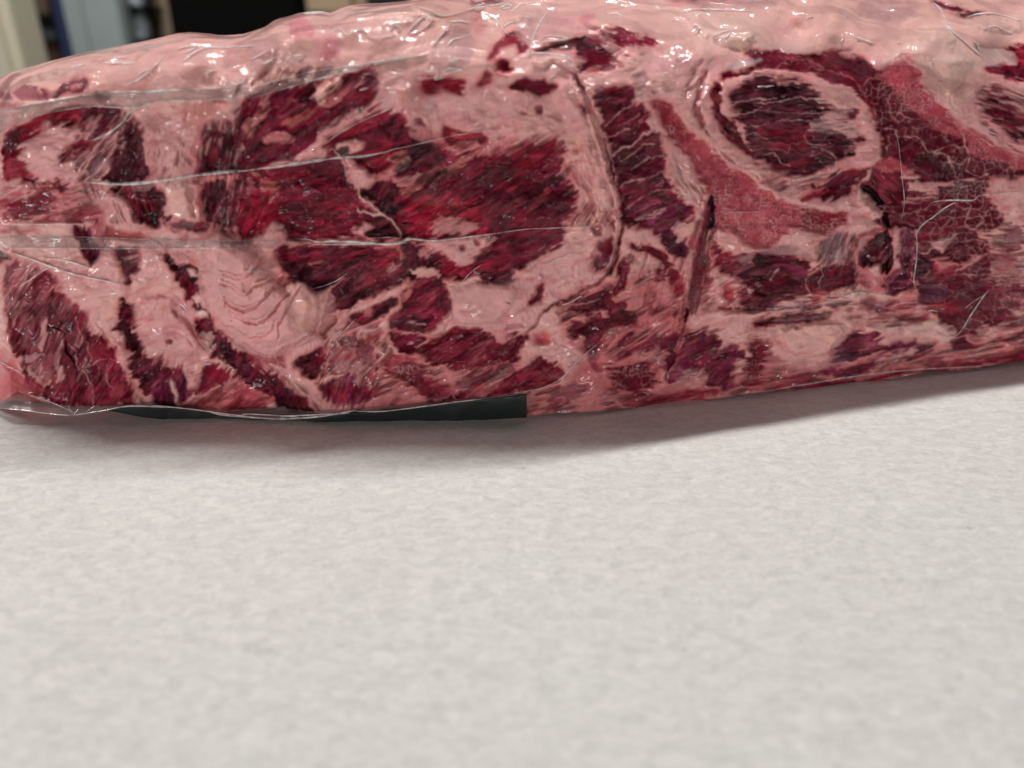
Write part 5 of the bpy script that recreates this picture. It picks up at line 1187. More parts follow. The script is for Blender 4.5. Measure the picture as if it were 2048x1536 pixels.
def ribbon(name, tile, pts, w, lift, mat, taper=True, wob=.35, label=None, step=3.):
    ox, oy, sc = TILES[tile]
    pts = [(x*sc+ox, y*sc+oy) for x, y in pts]
    w = np.atleast_1d(w)*1.0
    Pc, wc = resample(pts, w if len(w) > 1 else np.array([w[0], w[0]]), step)
    n = len(Pc)
    T = np.gradient(Pc, axis=0); T /= np.linalg.norm(T, axis=1, keepdims=True)+1e-9; Nn = np.stack([-T[:, 1], T[:, 0]], 1)
    q = np.linspace(0, 1, n)
    ph = random.random()*99
    nz = vnoise(q*n*step/22+ph, q*0+ph, 7)
    wc = wc*(1-wob+2*wob*nz)
    if taper: wc = wc*np.clip(np.minimum(q, 1-q)*8, .15, 1)
    K = 7; rows = []
    for j in range(K):
        a = j/(K-1)*2-1
        uv = Pc+Nn*(a*wc*.5)[:, None]
        hh = lift*(1-a*a)*(.5+.9*vnoise(q*n*step/14+ph, q*0+3.3+ph, 9))*np.clip(np.minimum(q, 1-q)*10, .1, 1)+.00015
        rows.append(surf(uv[:, 0], uv[:, 1], hh))
    R = np.array(rows).reshape(-1, 3)-OFF
    F = face_cam(R, np.array([(i*n+k, (i+1)*n+k, (i+1)*n+k+1, i*n+k+1) for i in range(K-1) for k in range(n-1)]))
    o = mesh_obj(name, R, F, mat, block)
    if label: o['label'] = label
    return o
def sheet(name, A, B, mat, lift, parent=None, K=10, label=None, tile=0, off=None):
    """film between two edge lines"""
    pa, _ = resample(A, np.array([1, 1.]), 4); nA = 140
    pb, _ = resample(B, np.array([1, 1.]), 4)
    ia = np.linspace(0, 1, nA)
    pa = np.stack([np.interp(ia, np.linspace(0, 1, len(pa)), pa[:, k]) for k in (0, 1)], 1)
    pb = np.stack([np.interp(ia, np.linspace(0, 1, len(pb)), pb[:, k]) for k in (0, 1)], 1)
    rows = []
    for j in range(K):
        a = j/(K-1); uv = pa*(1-a)+pb*a
        hh = lift*math.sin(math.pi*a)**.7*(.5+vnoise(uv[:, 0]/40, uv[:, 1]/12, 15))+.0003+(.0005 if j in (1, K-2) else 0)
        rows.append(surf(uv[:, 0], uv[:, 1], hh))
    R = np.array(rows).reshape(-1, 3)-OFF; n = nA
    F = face_cam(R, np.array([(i*n+k, (i+1)*n+k, (i+1)*n+k+1, i*n+k+1) for i in range(K-1) for k in range(n-1)]))
    o = mesh_obj(name, R, F, mat, block)
    if label: o['label'] = label
    return o
def tp(tile, L):
    ox, oy, sc = TILES[tile]; return [(x*sc+ox, y*sc+oy) for x, y in L]
# the wide folded bands
sheet('film_fold', tp(1, [(-60,760),(0,765),(300,712),(600,662),(800,642),(1050,640),(1400,618),(1815,600)])+tp(2, [(440,500),(840,440),(1240,378)]),
      tp(1, [(-60,980),(0,960),(60,885),(300,795),(640,742),(900,752),(1100,712),(1500,692),(1750,690)])+tp(2, [(300,600),(440,560),(840,462),(1240,382)]), mat_band, .0012, label="wide folded band of film across the upper left")
sheet('film_fold', tp(5, [(-60,186),(0,186),(400,186),(700,192),(1000,203),(1400,213),(1815,215)])+tp(6, [(250,200),(420,205)]),
      tp(5, [(-60,262),(0,262),(560,268),(1000,270),(1400,266),(1815,270)])+tp(6, [(250,245),(430,238)]), mat_band, .001, label="flat film band across the lower left")
FOLDS = [
 (1, 7, .0012, [(560,1268),(700,1278),(900,1282),(1050,1272),(1200,1250),(1400,1218),(1600,1198),(1815,1184)], 6),
 (2, 5, .0012, [(0,1184),(200,1162),(400,1132),(600,1102),(760,1092),(850,1080),(950,1060),(1000,1042),(1100,1022),(1400,952),(1700,903),(1815,886)], [7,6,5,4,3,2,1.6,1.2]),
 (1, 3, .0006, [(800,1285),(745,1325),(712,1390)], 2.2),
 (1, 3, .0008, [(860,840),(900,790),(980,745),(1080,720)], 3.5),
 (1, 3, .0008, [(640,980),(760,930),(850,860),(900,800)], 3),
 (5, 3, .0008, [(0,101),(200,99),(400,97),(600,95),(650,60)], 3),
 (5, 3, .0006, [(0,186),(400,186),(700,192),(1000,203),(1400,213),(1815,215)], 1.8),
 (5, 3, .0006, [(0,262),(560,268),(1000,270),(1400,266),(1815,270)], 1.8),
 (6, 3, .0012, [(250,200),(400,203),(480,222),(600,215),(720,222),(830,228),(950,238),(1050,225),(1120,198),(1200,208),(1300,212),(1400,202),(1560,182),(1700,165),(1815,155)], [3,4,6,5,6,6,5,4,3,2.5]),
 (6, 3, .0009, [(430,238),(600,240),(800,236),(960,240),(1140,225)], [2,4,3,2]),
 (6, 3, .0006, [(820,198),(920,192),(1000,190),(1040,200)], 2),
 (7, 3, .0006, [(0,157),(200,132),(350,126),(520,118),(700,112)], [2.2,1.8,1]),
 (5, 3, .0012, [(0,268),(90,298),(200,335),(300,372),(420,415),(540,452),(700,486),(860,520)], [2.5,4,5,4,2]),
 (5, 3, .0008, [(280,330),(420,345),(540,375),(640,410)], [2,5,3]),
 (5, 3, .0006, [(130,540),(220,480),(300,425),(370,390)], 2.5),
 (5, 3, .0006, [(90,420),(180,400),(260,350)], 3),
 (5, 3, .0005, [(0,1060),(80,1100),(160,1142)], 1.6), (5, 3, .0005, [(0,915),(60,960),(90,1010)], 1.8),
 (7, 3, .0009, [(290,385),(350,365),(420,335),(480,308),(550,290)], 2), (2, 3, .0008, [(520,1000),(640,920),(800,835),(940,775),(1020,735)], 2),
 (2, 3, .0006, [(840,440),(950,415),(1060,395),(1250,378)], 2),
 (4, 3, .0008, [(1160,1418),(1220,1402),(1340,1395),(1460,1397),(1500,1368),(1640,1350),(1830,1335)], [4,3.5,2,1.5]),
 (8, 3, .0008, [(1062,175),(1075,140),(1120,90),(1190,40),(1250,0)], [4,3,2.5]), (4, 3, .0007, [(1160,1536),(1220,1480),(1290,1435),(1340,1410)], 2.5),
 (8, 3, .001, [(1055,130),(1068,220),(1064,350),(1046,470),(1050,520),(1076,590)], 2.2),
 (4, 3, .0005, [(905,900),(935,980),(950,1100),(965,1250),(980,1400),(962,1536)], 1.4),
 (4, 3, .0006, [(668,1262),(662,1330),(672,1410)], 1.8), (4, 3, .0004, [(200,1455),(400,1442),(650,1445)], 1.),
 (8, 3, .001, [(1310,895),(1370,850),(1440,740),(1530,605),(1570,560)], [3,3,2.5]), (8, 3, .0006, [(1400,690),(1460,640),(1530,600)], 1.6),
 (8, 3, .0007, [(-20,1268),(300,1215),(700,1150),(1000,1118),(1300,1100),(1500,1090),(1700,1062)], 2.2),
 (7, 3, .0008, [(0,1295),(190,1262),(300,1240),(430,1175),(500,1090),(600,1000),(690,930)], 1.8),
 (7, 3, .0005, [(555,1310),(600,1270),(680,1210)], 1.4), (6, 3, .0005, [(560,980),(600,900),(700,800),(740,760)], 2),
 (6, 3, .0006, [(440,548),(520,528),(600,495),(680,440)], 1.8), (6, 3, .0006, [(1415,600),(1440,550),(1500,480),(1560,420),(1620,380)], 1.5),
 (6, 3, .0005, [(1430,790),(1560,800),(1700,790),(1815,690)], 1.2),
 (7, 3, .0006, [(430,665),(500,640),(555,605)], 2),
 (8, 3, .0006, [(540,590),(700,575),(860,595),(890,570)], 1.4),
 (3, 3, .0006, [(1520,1478),(1700,1480),(1860,1476)], 1.),
]
for t, a, h, pts, w in FOLDS: ribbon('film_crease', t, pts, w, h, mat_fold)
GLINTS = [
 (1,[(1230,362),(1250,340),(1310,325),(1380,328),(1330,350),(1290,368),(1230,362)]),(1,[(482,472),(520,462),(560,455),(598,446)]),(1,[(780,408),(830,400),(895,404)]),
 (1,[(1408,525),(1450,502),(1512,488)]),(1,[(955,525),(1000,500),(1048,483)]),(1,[(1600,560),(1640,590),(1690,575),(1722,535),(1715,510)]),(1,[(1640,545),(1690,510),(1740,480)]),
 (1,[(1690,668),(1740,655),(1780,640)]),(1,[(700,440),(850,440),(960,442)]),(1,[(1270,440),(1340,380),(1430,335),(1560,330),(1815,318)]),(1,[(1350,460),(1560,455),(1700,445)]),
 (1,[(1210,645),(1300,640),(1430,625)]),(1,[(1040,640),(1150,655),(1200,640)]),(1,[(860,600),(960,560),(1040,500),(1140,400),(1180,350)]),(1,[(1560,420),(1600,350),(1700,350)]),
 (2,[(1090,240),(1140,180),(1200,125),(1262,94),(1280,120),(1240,175),(1170,222),(1090,240)]),(2,[(540,228),(590,212),(640,205),(665,240),(700,235),(735,208),(800,212),(830,255),(900,262),(980,250),(1040,240)]),
 (2,[(970,190),(1010,170),(1050,200),(1020,225)]),(2,[(980,215),(1000,180),(985,165)]),(2,[(1280,325),(1330,250),(1400,170)]),(2,[(1172,500),(1215,478),(1240,502),(1300,490),(1312,515),(1290,555),(1340,540),(1400,505),(1480,492),(1400,478),(1350,500),(1320,530)]),
 (2,[(1380,418),(1410,425),(1455,420)]),(2,[(1385,322),(1410,280),(1480,262),(1560,232)]),(2,[(1440,202),(1500,196),(1540,212)]),(2,[(1175,495),(1210,440),(1262,378)]),
 (2,[(255,400),(310,388),(368,390),(330,425),(290,440)]),(2,[(80,450),(130,430),(185,395)]),(2,[(0,332),(90,310),(190,292)]),(2,[(1540,70),(1590,38),(1650,32),(1625,62),(1560,72)]),
 (2,[(515,462),(545,455),(580,440)]),(2,[(762,628),(800,620),(832,612)]),(2,[(0,420),(60,390),(150,340)]),(2,[(1400,150),(1480,148),(1530,160)]),(2,[(1100,30),(1250,70),(1360,110),(1560,60),(1815,20)]),
 (2,[(1650,150),(1700,120),(1760,200),(1815,250)]),(2,[(790,520),(850,512)]),(2,[(480,185),(500,190)]),(2,[(1240,300),(1262,298)]),(2,[(370,90),(480,85),(560,90)]),
 (3,[(258,302),(300,262),(370,248),(470,272),(400,285),(330,290),(258,302)]),(3,[(0,55),(40,35),(80,38),(50,58),(0,60)]),(3,[(40,120),(25,170),(60,238)]),(3,[(20,190),(70,160),(120,150)]),
 (3,[(318,55),(330,90),(290,140),(240,240),(215,330),(200,390),(240,382)]),(3,[(200,392),(240,370),(350,376),(450,385),(500,425),(520,490)]),(3,[(130,555),(230,490),(330,425)]),(3,[(338,548),(370,530),(395,515)]),
 (3,[(1478,262),(1510,238),(1612,212),(1590,250),(1530,272),(1478,262)]),(3,[(1550,105),(1580,120),(1620,155)]),(3,[(1280,88),(1350,66),(1450,66),(1600,70),(1790,80)]),(3,[(1030,10),(1070,45),(1110,80)]),
 (3,[(665,212),(690,198),(715,208)]),(3,[(760,100),(810,92),(860,115)]),(3,[(395,20),(430,30),(470,0)]),(3,[(165,112),(200,125),(215,130)]),(3,[(530,400),(560,412),(490,360)]),(3,[(380,150),(420,158),(500,152)]),
 (3,[(1355,95),(1380,105),(1410,92)]),(3,[(1340,180),(1365,170),(1390,190),(1380,225),(1350,230)]),(3,[(1225,400),(1245,405),(1235,415)]),(3,[(1145,512),(1180,508)]),(3,[(60,95),(150,30),(280,20),(330,70)]),
 (4,[(300,135),(315,115),(345,118)]),(4,[(238,188),(262,178),(290,160)]),(4,[(560,88),(580,105),(570,122)]),(4,[(770,188),(800,205),(815,228)]),(4,[(805,142),(830,155),(870,170)]),(4,[(830,342),(850,300),(890,252)]),
 (4,[(535,290),(550,280),(545,265)]),(4,[(1560,190),(1620,182),(1680,212),(1740,232)]),(4,[(1455,285),(1490,310),(1500,350)]),(4,[(640,258),(700,280),(770,300)]),(4,[(195,1258),(240,1250),(280,1232)]),
 (4,[(1150,0),(1230,60),(1300,200),(1400,290),(1540,410)]),(4,[(1000,100),(1030,95),(1025,110)]),(4,[(0,40),(100,50),(250,80)]),(4,[(930,290),(950,300)]),(4,[(1400,130),(1480,100),(1620,95),(1815,150)]),
 (4,[(0,605),(40,600),(75,598)]),(3,[(1795,605),(1850,600)]),(8,[(1140,705),(1180,700),(1210,708)]),(8,[(1230,688),(1262,690)]),(8,[(540,590),(575,598),(610,590)]),(8,[(1340,670),(1365,680)]),
 (6,[(890,970),(930,1000),(950,1010)]),(6,[(1500,400),(1540,385),(1560,370)]),(6,[(670,420),(730,405),(740,435)]),(6,[(1560,430),(1610,445)]),(7,[(640,835),(665,820),(690,838)]),
 (5,[(1400,1090),(1440,1075),(1480,1075)]),(5,[(1250,650),(1290,680),(1310,710)]),(5,[(1380,990),(1420,1015),(1450,1030)]),(5,[(340,795),(355,812),(380,800)]),(5,[(1010,235),(1060,215),(1110,245),(1140,265)]),
 (5,[(1450,90),(1490,78),(1560,88)]),(5,[(1400,180),(1440,130),(1480,85)]),(5,[(1410,850),(1460,825),(1500,795)]),(5,[(870,960),(920,930),(960,900)]),(5,[(1700,430),(1760,425),(1815,440)]),(6,[(0,425),(70,420),(130,440)]),
]
for t, pts in GLINTS:
    if len(pts) <= 3 and random.random() < .5: continue
    ribbon('glint_pucker', t, pts, [2.2+2*random.random(), 3.6, 1.8], .0010, mat_glint, wob=.5, step=2.)

for pts_, tl in [([(0,765),(300,712),(600,662),(800,642),(1050,640),(1400,618),(1815,600)], 1), ([(60,885),(300,795),(640,742),(900,752),(1100,712),(1500,692),(1750,690)], 1), ([(0,612),(440,500),(840,440),(1240,380)], 2), ([(0,690),(300,600),(440,560),(840,462)], 2)]:
    ribbon('film_crease', tl, pts_, [1.6, 2.6, 3.6, 1.6], .0009, mat_fold, wob=.6)

# loose skirt of the bag along the base, from the bottom edge of the meat down on to the paper
def skirt(name, A, B, lift, mat, label=None, K=9):
    n = 160
    ua = np.linspace(A[0][0], A[-1][0], n); va = np.interp(ua, [p[0] for p in A], [p[1] for p in A]); vb = np.interp(ua, [p[0] for p in B], [p[1] for p in B])
    rows = []
    for j in range(K):
        q = j/(K-1); v = va*(1-q)+vb*q
        g0 = depth(ua, bot_f(ua))-.0015-.0035*q-.0012*vnoise(ua/30, ua*0+q*3, 33)*math.sin(math.pi*q)-lift*q
        Pp = to_world(ua, v, g0); Pp[:, 2] = np.maximum(Pp[:, 2], .0006); rows.append(Pp)
    R = np.array(rows).reshape(-1, 3)-OFF
    F = face_cam(R, np.array([(i*n+k, (i+1)*n+k, (i+1)*n+k+1, i*n+k+1) for i in range(K-1) for k in range(n-1)]))
    o = mesh_obj(name, R, F, mat, block)
    if label: o['label'] = label
    return o
skirt('film_skirt', [(-120,802),(0,804),(25,790),(60,788),(90,802),(143,812),(229,809),(290,806),(344,812),(400,820)],
      [(-120,818),(0,816),(40,818),(90,826),(143,830),(180,826),(229,817),(290,811),(344,815),(400,822)], .001, mat_skirt, "loose clear flap of film under the left corner")
skirt('film_skirt', [(340,812),(415,822),(460,823),(500,817),(560,814),(615,823),(700,818),(760,812),(855,805),(900,801),(960,793),(1053,786)],
      [(340,815),(415,827),(460,832),(500,834),(560,837),(600,837),(650,832),(705,822),(740,822),(800,816),(900,806),(1053,789)], .001, mat_skirt, "film edge running along the base above the black label")
def edge_line(name, pts, r, g_off, mat):
    Pc, _ = resample(pts, np.array([1, 1.]), 3)
    ctr = to_world(Pc[:, 0], Pc[:, 1], depth(Pc[:, 0], bot_f(Pc[:, 0]))-g_off)-OFF
    ctr[:, 2] = np.maximum(ctr[:, 2], r)
    K = 6; T = np.gradient(ctr, axis=0); T /= np.linalg.norm(T, axis=1, keepdims=True)+1e-9
    A = np.cross(T, [0, 0, 1.]); A /= np.linalg.norm(A, axis=1, keepdims=True)+1e-9; B = np.cross(T, A)
    n = len(ctr); q = np.linspace(0, 1, n)[:, None]; rr = r*np.clip(np.minimum(q, 1-q)*12, .2, 1)
    R = np.concatenate([ctr+rr*(A*math.cos(2*math.pi*k/K)+B*math.sin(2*math.pi*k/K)) for k in range(K)])
    F = np.array([(k*n+i, k*n+i+1, ((k+1) % K)*n+i+1, ((k+1) % K)*n+i) for k in range(K) for i in range(n-1)])
    return mesh_obj(name, R, F, mat, block)
for pts, r in [([(0,817),(40,819),(90,826),(143,830),(200,822),(260,812),(340,815)], .00035), ([(415,823),(440,829),(480,833),(560,838),(640,833),(705,822),(722,824)], .0004),
               ([(300,810),(380,818),(440,826),(520,836)], .0003), ([(705,822),(760,823),(830,815),(920,803),(1000,794),(1053,786)], .0003), ([(560,832),(620,830),(700,826)], .0003),
               ([(60,790),(90,800),(120,812),(150,826)], .0002), ([(136,813),(141,820),(146,829),(158,817)], .00018), ([(172,825),(180,818),(188,812)], .00018), ([(480,831),(500,828),(600,834)], .0003)]:
    edge_line('film_edge', pts, r, .0062, mat_fold)
# black label: lower end of the pack, its own thin sheet with a crisp right-hand end; left run added to darken the contact shadow
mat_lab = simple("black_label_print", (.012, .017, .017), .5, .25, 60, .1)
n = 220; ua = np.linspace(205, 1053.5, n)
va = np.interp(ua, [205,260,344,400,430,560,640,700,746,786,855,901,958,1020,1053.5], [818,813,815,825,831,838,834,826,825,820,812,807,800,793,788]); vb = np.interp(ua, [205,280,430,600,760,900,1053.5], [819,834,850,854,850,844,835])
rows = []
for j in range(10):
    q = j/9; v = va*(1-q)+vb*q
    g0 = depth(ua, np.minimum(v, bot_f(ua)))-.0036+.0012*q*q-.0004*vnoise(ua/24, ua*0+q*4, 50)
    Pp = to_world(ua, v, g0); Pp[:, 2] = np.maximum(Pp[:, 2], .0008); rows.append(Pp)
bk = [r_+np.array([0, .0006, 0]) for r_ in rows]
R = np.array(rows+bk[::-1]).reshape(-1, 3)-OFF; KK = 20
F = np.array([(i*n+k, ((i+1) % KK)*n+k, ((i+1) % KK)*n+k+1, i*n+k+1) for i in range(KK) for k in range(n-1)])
lab = mesh_obj('label', R, F, mat_lab, block); lab['label'] = "plain black label strip along the bottom edge of the pack, run on left as added shade"

# ---------------------------------------------------------------- paper and table
m, nt, b, out = new_mat("paper")
tc = N(nt, 'ShaderNodeTexCoord')
def noise(sc, det=4., rough=.6, dist=0., stretch=None):
    nn = N(nt, 'ShaderNodeTexNoise', Scale=sc, Detail=det, Roughness=rough, Distortion=dist)
    if stretch:
        mp = N(nt, 'ShaderNodeMapping'); mp.inputs['Scale'].default_value = stretch; nt.links.new(tc.outputs['Object'], mp.inputs['Vector']); nt.links.new(mp.outputs[0], nn.inputs['Vector'])
    else: nt.links.new(tc.outputs['Object'], nn.inputs['Vector'])
    return nn
a1 = noise(1., 5., .65, 1.0, (150, 280, 1)); a2 = noise(1., 4., .7, 2.2, (800, 1700, 1)); a3 = noise(9., 3., .5)
def mrange(src, f0, f1, t0, t1):
    r = N(nt, 'ShaderNodeMapRange'); nt.links.new(src, r.inputs['Value'])
    for k, v in zip(('From Min', 'From Max', 'To Min', 'To Max'), (f0, f1, t0, t1)): r.inputs[k].default_value = v
    return r.outputs[0]
def mul(x, y, op='MULTIPLY'):
    r = N(nt, 'ShaderNodeMath', operation=op); nt.links.new(x, r.inputs[0]); nt.links.new(y, r.inputs[1]); return r.outputs[0]
val = mul(mul(mrange(a1.outputs['Fac'], .3, .7, .83, 1.09), mrange(a2.outputs['Fac'], .3, .7, .80, 1.12)), mrange(a3.outputs['Fac'], .35, .65, .99, 1.01))
cm = N(nt, 'ShaderNodeMix', data_type='RGBA'); nt.links.new(mrange(a3.outputs['Fac'], .35, .65, 0, 1), cm.inputs['Factor'])
cm.inputs['A'].default_value = (.80, .79, .76, 1); cm.inputs['B'].default_value = (.785, .79, .76, 1)
vm = N(nt, 'ShaderNodeVectorMath', operation='SCALE'); nt.links.new(cm.outputs['Result'], vm.inputs[0]); nt.links.new(val, vm.inputs['Scale'])
nt.links.new(vm.outputs[0], b.inputs['Base Color']); b.inputs['Roughness'].default_value = .75; b.inputs['Specular IOR Level'].default_value = .065
hgt = mul(a1.outputs['Fac'], a2.outputs['Fac'], 'ADD')
bp = N(nt, 'ShaderNodeBump', Strength=.5, Distance=.0002); nt.links.new(hgt, bp.inputs['Height']); nt.links.new(bp.outputs[0], b.inputs['Normal'])
mat_paper = m
nx, ny = 160, 120
X, Y = np.meshgrid(np.linspace(-.75, .75, nx), np.linspace(-.22, .80, ny))
Z = .0002*(fbm(X*3+9, Y*3+5, 130, 2)-.5)*sst(.30, .12, Y)
V = np.stack([X, Y, Z], -1).reshape(-1, 3); ii = np.arange(nx*ny).reshape(ny, nx)
Vb = V.copy(); Vb[:, 2] -= .0003
F = np.stack([ii[:-1, :-1], ii[:-1, 1:], ii[1:, 1:], ii[1:, :-1]], -1).reshape(-1, 4)
paper = mesh_obj('paper_sheet', np.concatenate([V, Vb]), np.concatenate([F, F[:, ::-1]+nx*ny]), mat_paper)
tag(paper, "sheet of white fibrous butcher paper under the meat, filling the foreground", "paper sheet")
# loose fibres and specks of the paper
mat_fib = simple("paper_fibre", (.62, .6, .56), .7, .1); mat_dk = simple("dark_speck", (.09, .08, .075), .8, .2)
def fibre_mesh(items, r, mat, name, dark=False):
    Vs, Fs = [], []; base = 0
    for (x, y, L, a, cu, z) in items:
        n = 7; p = []; xx, yy = x, y
        for k in range(n):
            p.append((xx, yy, z*math.sin(math.pi*k/(n-1))+r*.6)); a += cu*random.uniform(.2, 1.6); xx += L/n*math.cos(a); yy += L/n*math.sin(a)
        p = np.array(p); T = np.gradient(p, axis=0); T /= np.linalg.norm(T, axis=1, keepdims=True); A = np.cross(T, [0, 0, 1.]); A /= np.linalg.norm(A, axis=1, keepdims=True); B = np.cross(T, A)
        for k in range(3): Vs.append(p+r*(A*math.cos(2.094*k)+B*math.sin(2.094*k)))
        for k in range(3):
            for i in range(n-1): Fs.append((base+k*n+i, base+k*n+i+1, base+((k+1) % 3)*n+i+1, base+((k+1) % 3)*n+i))
        base += 3*n
    o = mesh_obj(name, np.concatenate(Vs), np.array(Fs), mat, paper); o['kind'] = 'stuff'; return o
it = []
for _ in range(5200):
    y = random.uniform(.10, .31) if random.random() < .9 else random.uniform(.30, .36); x = random.uniform(-.3, .3)*(.4+y*2.2)
    it.append((x, y, random.uniform(.0012, .004), random.uniform(0, 6.28), random.choice((-1, 1))*random.uniform(.05, .5), random.uniform(0, .0003)))
fibre_mesh(it, .000035, mat_fib, 'paper_fibre')
it = [(random.uniform(-.2, .2), random.uniform(.12, .30), random.uniform(.0004, .0016), random.uniform(0, 6.28), .3, 0) for _ in range(130)]
fibre_mesh(it, .00005, mat_dk, 'dark_fleck')
mat_table = simple("table_top", (.35, .35, .34), .4, .1, 8)
def box(name, x0, x1, y0, y1, z0, z1, mat, parent=None, bev=.004, rz=0):
    import bmesh
    bm = bmesh.new(); bmesh.ops.create_cube(bm, size=1)
    for v in bm.verts: v.co = (v.co.x*(x1-x0), v.co.y*(y1-y0), v.co.z*(z1-z0))
    if bev: bmesh.ops.bevel(bm, geom=bm.edges[:], offset=bev, segments=2, affect='EDGES', profile=.7)
    me = bpy.data.meshes.new(name); bm.to_mesh(me); bm.free(); me.materials.append(mat)
    o = bpy.data.objects.new(name, me); o.location = ((x0+x1)/2, (y0+y1)/2, (z0+z1)/2); o.rotation_euler = (0, 0, rz)
    if parent is not None: o.location = (o.location[0]-parent.location[0], o.location[1]-parent.location[1], o.location[2]-parent.location[2])
    return link(o, parent)
t = box('table_top', -1.0, 1.0, -.24, .84, -.04, -.0025, mat_table); t['kind'] = 'structure'
# ---------------------------------------------------------------- dim store room seen past the upper left edge (far out of focus)
def bx(u_, y): return (u_-CU)/FPX*y/1.1035
mat_floor = simple("floor_paint", (.16, .15, .14), .6, .2, 3); mat_wall = simple("wall_paint", (.018, .017, .016), .8, .3, 2)
o = box('floor', -3.5, 3.5, .9, 4.2, -.95, -.9, mat_floor); o['kind'] = 'structure'
o = box('back_wall', -3.5, 3.5, 3.7, 3.8, -.9, 1.6, mat_wall); o['kind'] = 'structure'
mat_cream = simple("cream_paint", (.78, .72, .55), .5, .06, 5); mat_blue = simple("blue_steel", (.008, .014, .05), .4, .1)
mat_brown = simple("brown_card", (.06, .035, .02), .8, .3, 8); mat_black = simple("black_matt", (.003, .003, .003), 1., .2, 6); mat_black.node_tree.nodes["Principled BSDF"].inputs["Specular IOR Level"].default_value = .05
mat_grey = simple("grey_green_plastic", (.19, .225, .22), .5, .15, 6); mat_lightg = simple("light_plastic", (.42, .46, .5), .3, .15, 25)
mat_tan = simple("tan_card", (.17, .13, .085), .8, .2, 10); mat_rust = simple("red_brown", (.06, .02, .012), .7, .3, 12); mat_tan2 = simple("pale_wood", (.30, .22, .13), .7, .2, 10)
def root(name, loc, label, cat, group=None):
    e = bpy.data.objects.new(name, None); e.location = loc; link(e); return tag(e, label, cat, None, group)
y = 1.7; p = root('door_post', (bx(10, y), y, -.9), "cream painted door post at the far left edge of the picture", "door post")
box('post', bx(-75, y), bx(32, y), y, y+.10, -.9, .9, mat_cream, p, .012); box('door_stop', bx(-75, y), bx(8, y), y-.014, y-.001, -.9, .9, mat_cream, p, .003)
y = 2.5; p = root('shelf_rack', (bx(70, y), y, -.9), "dark storage rack with a navy blue upright behind the meat", "rack")
box('upright', bx(116, y), bx(139, y), y, y+.05, -.9, .9, mat_blue, p, .003)
box('upright', bx(-260, y), bx(-237, y), y, y+.05, -.9, .9, mat_blue, p, .003)
def zz(v, y): return CAMH+(-math.sin(PITCH)+(CV-v)/FPX*math.cos(PITCH))/(math.cos(PITCH)+(CV-v)/FPX*math.sin(PITCH))*y
for v in (42, -190, 260): box('shelf', bx(-236, y), bx(115.5, y), y+.0, y+.45, zz(v, y)-.018, zz(v, y)+.018, mat_black, p, .003)
c = box('storage_box', bx(-60, 2.53), bx(108, 2.53), 2.53, 2.85, zz(42, 2.5)+.0185, zz(42, 2.5)+.17, mat_brown); tag(c, "brown box on the upper shelf left of the blue upright", "box")
box('lid', bx(-62, 2.525), bx(110, 2.525), 2.525, 2.855, zz(42, 2.5)+.145, zz(42, 2.5)+.175, mat_brown, c, .003) if False else None
c = box('plastic_crate', bx(42, 2.62), bx(110, 2.62), 2.62, 2.9, zz(260, 2.5)+.0185, zz(56, 2.62), mat_grey); tag(c, "grey green plastic crate under the black shelf", "crate")
import bmesh
def blob(name, x, y, z, rx, ry, rz_, mat, seed=0):
    bm = bmesh.new(); bmesh.ops.create_icosphere(bm, subdivisions=4, radius=1)
    for v in bm.verts:
        k = 1+.22*(float(fbm(np.array([v.co.x*1.6+5+seed]), np.array([v.co.z*1.6+v.co.y+3]), 140, 3)[0])-.5)*2
        v.co = (v.co.x*rx*k, v.co.y*ry*k, max(v.co.z, -.6)*rz_*k)
    me = bpy.data.meshes.new(name); bm.to_mesh(me); bm.free(); me.materials.append(mat)
    for f in me.polygons: f.use_smooth = True
    o = bpy.data.objects.new(name, me); o.location = (x, y, z); return link(o)
c = blob('brown_sack', bx(72, 2.54), 2.56, zz(112, 2.54), .09, .03, .045, mat_rust); tag(c, "dark brown rounded sack in front of the grey green crate", "sack")
y = 2.45; c = root('grey_cabinet', (bx(195, y), y, -.9), "tall grey green cabinet beside the blue upright", "cabinet")
box('cabinet_body', bx(140, y), bx(252, y), y, y+.4, -.9, .95, mat_grey, c, .006)
box('door', bx(142, y), bx(178, y), y-.012, y-.0005, -.85, .93, mat_grey, c, .003); box('door', bx(180, y), bx(248, y), y-.012, y-.0005, -.85, .93, mat_grey, c, .003)
y = 2.5; c = root('bottle_rack', (bx(272, y), y, -.9), "dark stand holding two pale plastic containers beside the grey cabinet", "stand")
box('frame', bx(254, y), bx(306, y), y+.11, y+.16, -.9, .9, mat_black, c, .003)
for v in (16.5, 82, -60): box('shelf', bx(254, y), bx(306, y), y-.005, y+.1095, zz(v, y)-.006, zz(v, y)+.006, mat_black, c, .002)
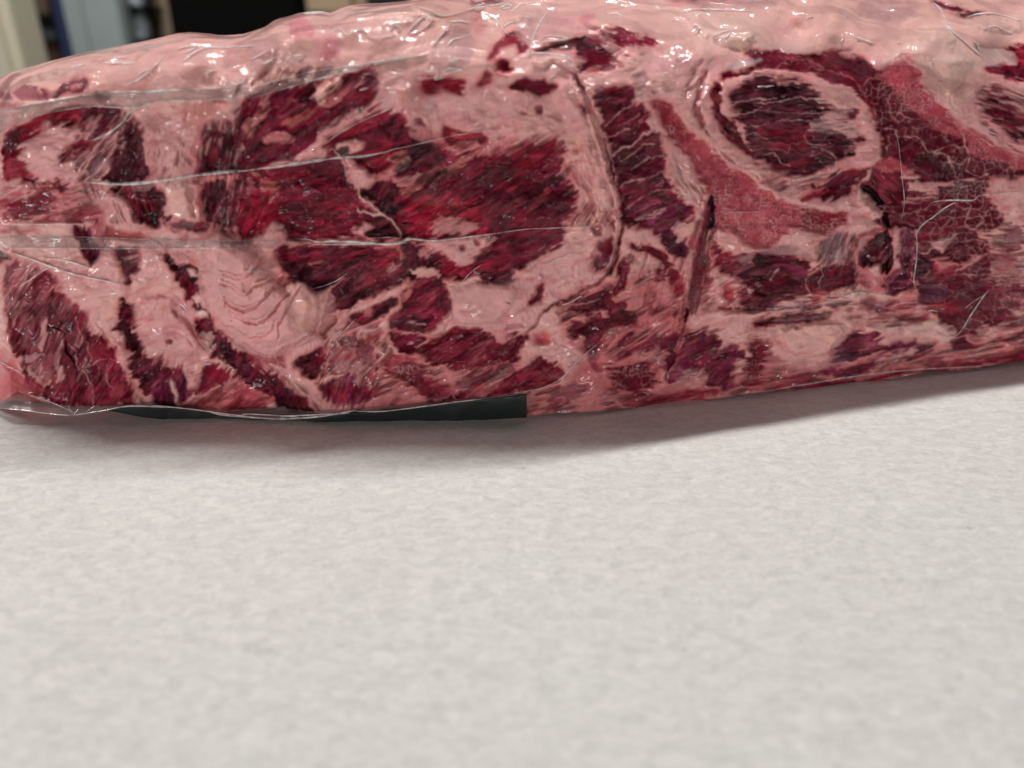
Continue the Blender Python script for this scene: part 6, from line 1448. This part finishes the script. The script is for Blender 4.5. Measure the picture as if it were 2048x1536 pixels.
for i, (v0, v1, lb) in enumerate([(13.3, -30, "pale plastic container on the upper shelf of the narrow stand"), (79, 21, "pale plastic container on the lower shelf of the narrow stand")]):
    bm = bmesh.new(); z0, z1 = zz(v0, y), zz(v1, y); r = .025; prof = [(0, 0), (.9, 0), (1, .06), (1, .80), (.8, .88), (.42, .92), (.42, 1), (0, 1)]
    ring = []
    for (rr, h_) in prof: ring.append([bm.verts.new((r*max(rr, .01)*math.cos(a*math.pi/12), r*max(rr, .01)*math.sin(a*math.pi/12), h_*(z1-z0))) for a in range(24)])
    for a_, b_ in zip(ring, ring[1:]):
        for k in range(24): bm.faces.new((a_[k], a_[(k+1) % 24], b_[(k+1) % 24], b_[k]))
    me = bpy.data.meshes.new('container'); bm.to_mesh(me); bm.free(); me.materials.append(mat_lightg)
    for f in me.polygons: f.use_smooth = True
    o = link(bpy.data.objects.new('plastic_container', me)); o.location = (bx(273, y), y+.045, z0+.0005); tag(o, lb, "container", None, "pale containers on the narrow stand")
y = 2.6; c = box('cardboard_box', bx(306, y), bx(350, y), y, y+.3, -.9, .8, mat_tan); tag(c, "tall narrow brown cardboard carton left of the black panel", "carton")
y = 2.2; c = root('black_panel', (bx(480, y), y, -.9), "broad matt black upright panel behind the middle of the fat edge", "panel")
box('panel', bx(344, y), bx(600, y), y, y+.06, -.9, .9, mat_black, c, .01); box('panel_edge', bx(598, y)+.002, bx(606, y)+.002, y+.01, y+.07, -.9, .9, mat_black, c, .004)
y = 2.7; zt = zz(24, y); c = root('shelf_unit', (bx(700, y), y, -.9), "dark shelf with a pale wooden crate, right of the black panel", "shelf")
box('board', bx(560, y), bx(1000, y), y, y+.4, zt-.06, zt-.002, mat_black, c, .003); box('side_panel', bx(1000, y)+.002, bx(1012, y)+.002, y, y+.4, -.9, .9, mat_black, c, .003); box('side_panel', bx(548, y)-.002, bx(560, y)-.002, y, y+.4, -.9, .9, mat_black, c, .003)
c = root('wooden_crate', (bx(650, y), y+.02, zt), "pale wooden crate on the dark shelf right of the black panel", "crate")
for k in range(3): box('plank', bx(608, y), bx(705, y), y+.01, y+.03, zt+.001+k*.05, zt+.045+k*.05, mat_tan2, c, .003)
for xx in (bx(612, y), bx(700, y)): box('corner_post', xx-.012, xx+.012, y+.031, y+.055, zt+.001, zt+.15, mat_tan2, c, .002)
box('back_board', bx(608, y), bx(705, y), y+.30, y+.32, zt+.001, zt+.15, mat_tan2, c, .003)
print("scene built", len(bpy.data.objects))
